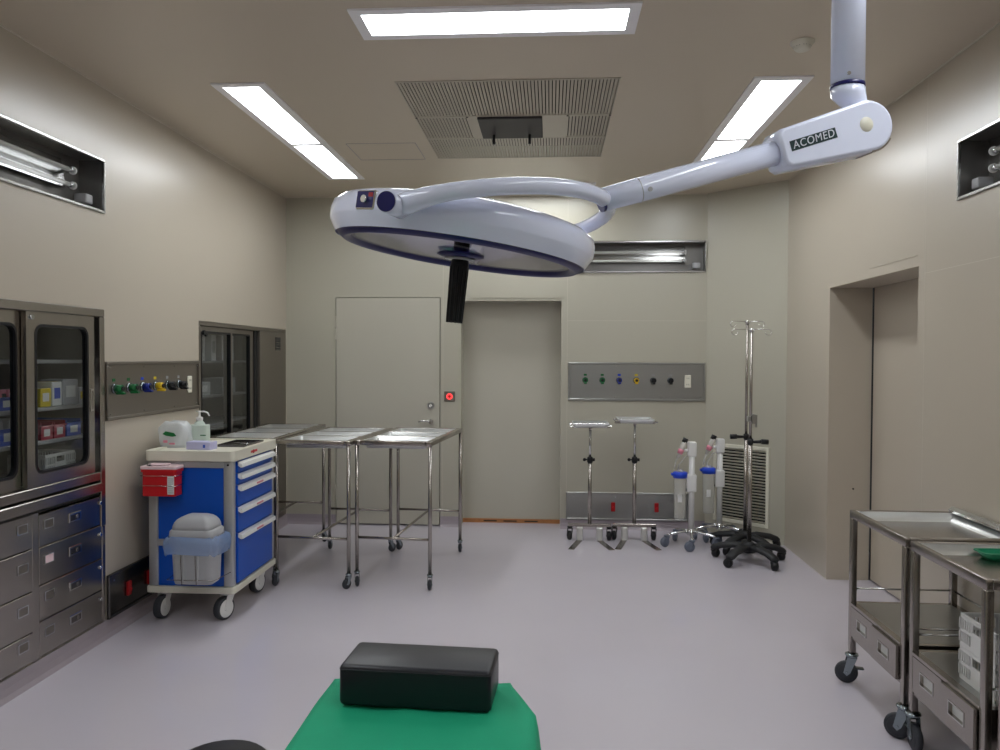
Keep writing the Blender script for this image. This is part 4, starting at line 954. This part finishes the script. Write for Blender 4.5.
# raised pad with little display left of the pivot
aD = math.radians(-124.5)
PM = DM @ Matrix.Rotation(aD, 4, 'Z') @ Mt((.362, 0, .062))
b = B(); b.box((-.03, -.032, -.022), (.003, .032, .024), M['steelp'], .003, 1, PM); cp_ = b.build('control_panel', S)
b = B(); b.box((.003, -.029, -.018), (.0042, .029, .021), M['navy'], 0, 1, PM); b.cyl(PM @ V((.004, .002, .002)), PM @ V((.012, .002, .002)), .009, M['chrome'], 16); b.box((.0042, .012, .008), (.0048, .027, .018), M['redd'], 0, 1, PM); b.build('display', cp_)
# arm
AP = V((.135, 2.035, 1.908)); HG = V((.836, 2.2, 2.122))
ax = (HG-AP).normalized(); ay = V((0, 0, 1)).cross(ax).normalized(); az = ax.cross(ay)
def AM(o): return Matrix(((ax.x, ay.x, az.x, o.x), (ax.y, ay.y, az.y, o.y), (ax.z, ay.z, az.z, o.z), (0, 0, 0, 1)))
LA = (HG-AP).length
A0 = AM(AP-O)
b = B(); b.tube([A0 @ V((-.005, 0, 0)), A0 @ V((.09, 0, 0)), A0 @ V((LA-.24, 0, 0))], [.030, .032, .033], M['white'], 28); ar = b.build('arm', S)
b = B(); b.tube([A0 @ V((.095, 0, 0)), A0 @ V((.0965, 0, 0))], .0335, M['greyp'], 28); b.build('joint_line', ar)
b = B(); b.tube([A0 @ V((.115, -.028, -.008)), A0 @ V((.115, -.0345, -.009))], .006, M['greyp'], 12); b.build('screw', ar)
b = B(); b.tube([A0 @ V((-.012, 0, 0)), A0 @ V((-.004, 0, 0))], .031, M['navy'], 24); b.build('end_cap', ar)
# tapered housing with a round hinge end
x0 = -.262; hL, hR = .052, .069; prof = []
for k in range(15):
    an = -PI/2+PI*k/14; prof.append((hR*math.cos(an), hR*math.sin(an)))
prof += [(x0+.012, hL), (x0, hL-.012), (x0, -hL+.012), (x0+.012, -hL)]
HMx = AM(HG-O) @ Matrix(((1, 0, 0, 0), (0, 0, -1, 0), (0, 1, 0, 0), (0, 0, 0, 1)))
b = B(); t_ = bmesh.new(); n = len(prof); layers = [(-.05, .84), (-.0485, .93), (-.040, 1.), (.040, 1.), (.0485, .93), (.05, .84)]
def inset(p, k):
    cx_ = max(x0+hL, min(0, p[0])); return (cx_+(p[0]-cx_)*k, p[1]*k)
vs = [[t_.verts.new((*inset(p, k), h)) for p in prof] for h, k in layers]
for q, r in zip(vs, vs[1:]):
    for i in range(n): t_.faces.new((q[i], q[(i+1) % n], r[(i+1) % n], r[i]))
t_.faces.new(vs[0][::-1]); t_.faces.new(vs[-1])
b.merge(t_, M['white'], True, HMx); b.flatcaps(); hs = b.build('arm_housing', S)
b = B(); b.lathe([(0, .0512), (.019, .0510), (.0205, .049)], M['ivory'], 28, HMx @ Mt((-.012, .005, 0))); b.build('hinge_cap', hs)
b = B()
for k in range(8):
    a0_, a1_ = math.radians(-98+7*k), math.radians(-98+7*(k+1))
    b.prism([(.066*math.cos(a0_), .066*math.sin(a0_)), (.066*math.cos(a1_), .066*math.sin(a1_)), (.0705*math.cos(a1_), .0705*math.sin(a1_)), (.0705*math.cos(a0_), .0705*math.sin(a0_))], -.028, .045, M['steeld'], HMx)
b.build('hinge_slot', hs)
BMx = HMx @ Mt((-.172, .003, .0502)) @ Matrix.Rotation(math.radians(2), 4, 'Z')
b = B(); b.box((-.068, -.0135, 0), (.068, .0135, .0008), M['badge'], 0, 1, BMx); bd = b.build('badge', hs)
cu = bpy.data.curves.new('badge_letters', 'FONT'); cu.body = 'ACOMED'; cu.size = .0285; cu.align_x = 'CENTER'; cu.align_y = 'CENTER'; cu.extrude = .0004; cu.offset = 0.0; cu.shear = .12; cu.space_character = 1.12
tx = bpy.data.objects.new('tmp', cu); COL.objects.link(tx); bpy.context.view_layer.update()
me = bpy.data.meshes.new_from_object(tx.evaluated_get(bpy.context.evaluated_depsgraph_get())); bpy.data.objects.remove(tx)
xs = [v.co.x for v in me.vertices]; kx = .124/(max(xs)-min(xs))
me.transform(BMx @ Mt((0, 0, .0013)) @ Matrix.Diagonal((kx, 1, 1, 1))); me.name = 'badge_letters'; me.materials.clear(); me.materials.append(M['letter'])
o = bpy.data.objects.new('badge_letters', me); COL.objects.link(o); o.parent = bd
# neck, collar and ceiling pole
b = B()
loft(b, [[V((x+cx, y, z))-O for x, y in rrect(-w_, -d_, w_, d_, rr_, 4)] for cx, w_, d_, rr_, z in ((.815, .036, .034, .03, 2.15), (.812, .034, .033, .028, 2.185), (.806, .037, .037, .03, 2.20), (.803, .042, .042, .035, 2.212), (.803, .043, .043, .038, 2.235))], M['white']) if False else None
def shift(pts, cx): return [V((cx+x, 2.2+y, z))-O for x, y, z in pts]
rings = [shift([(x, y, z) for x, y in rrect(-w_, -d_, w_, d_, rr_, 4)], cx) for cx, w_, d_, rr_, z in ((.835, .034, .034, .03, 2.15), (.826, .031, .034, .028, 2.185), (.815, .036, .037, .03, 2.20), (.806, .043, .042, .038, 2.214), (.803, .044, .044, .0435, 2.236))]
loft(b, rings, M['white']); b.build('neck', S)
b = B(); b.cyl(V((.803, 2.2, 2.236))-O, V((.803, 2.2, 2.246))-O, .0447, M['navy'], 36); b.build('collar', S)
b = B(); b.cyl(V((.803, 2.2, 2.246))-O, V((.803, 2.2, H-.02))-O, .0435, M['white'], 36); b.tube([V((.79, 2.158, 2.262))-O, V((.79, 2.153, 2.262))-O], .005, M['chrome'], 10); b.build('ceiling_pole', S)
b = B(); b.lathe([(0, -.05), (.06, -.05), (.11, -.02), (.115, 0), (0, 0)], M['white'], 40); b.build('ceiling_cover', S)
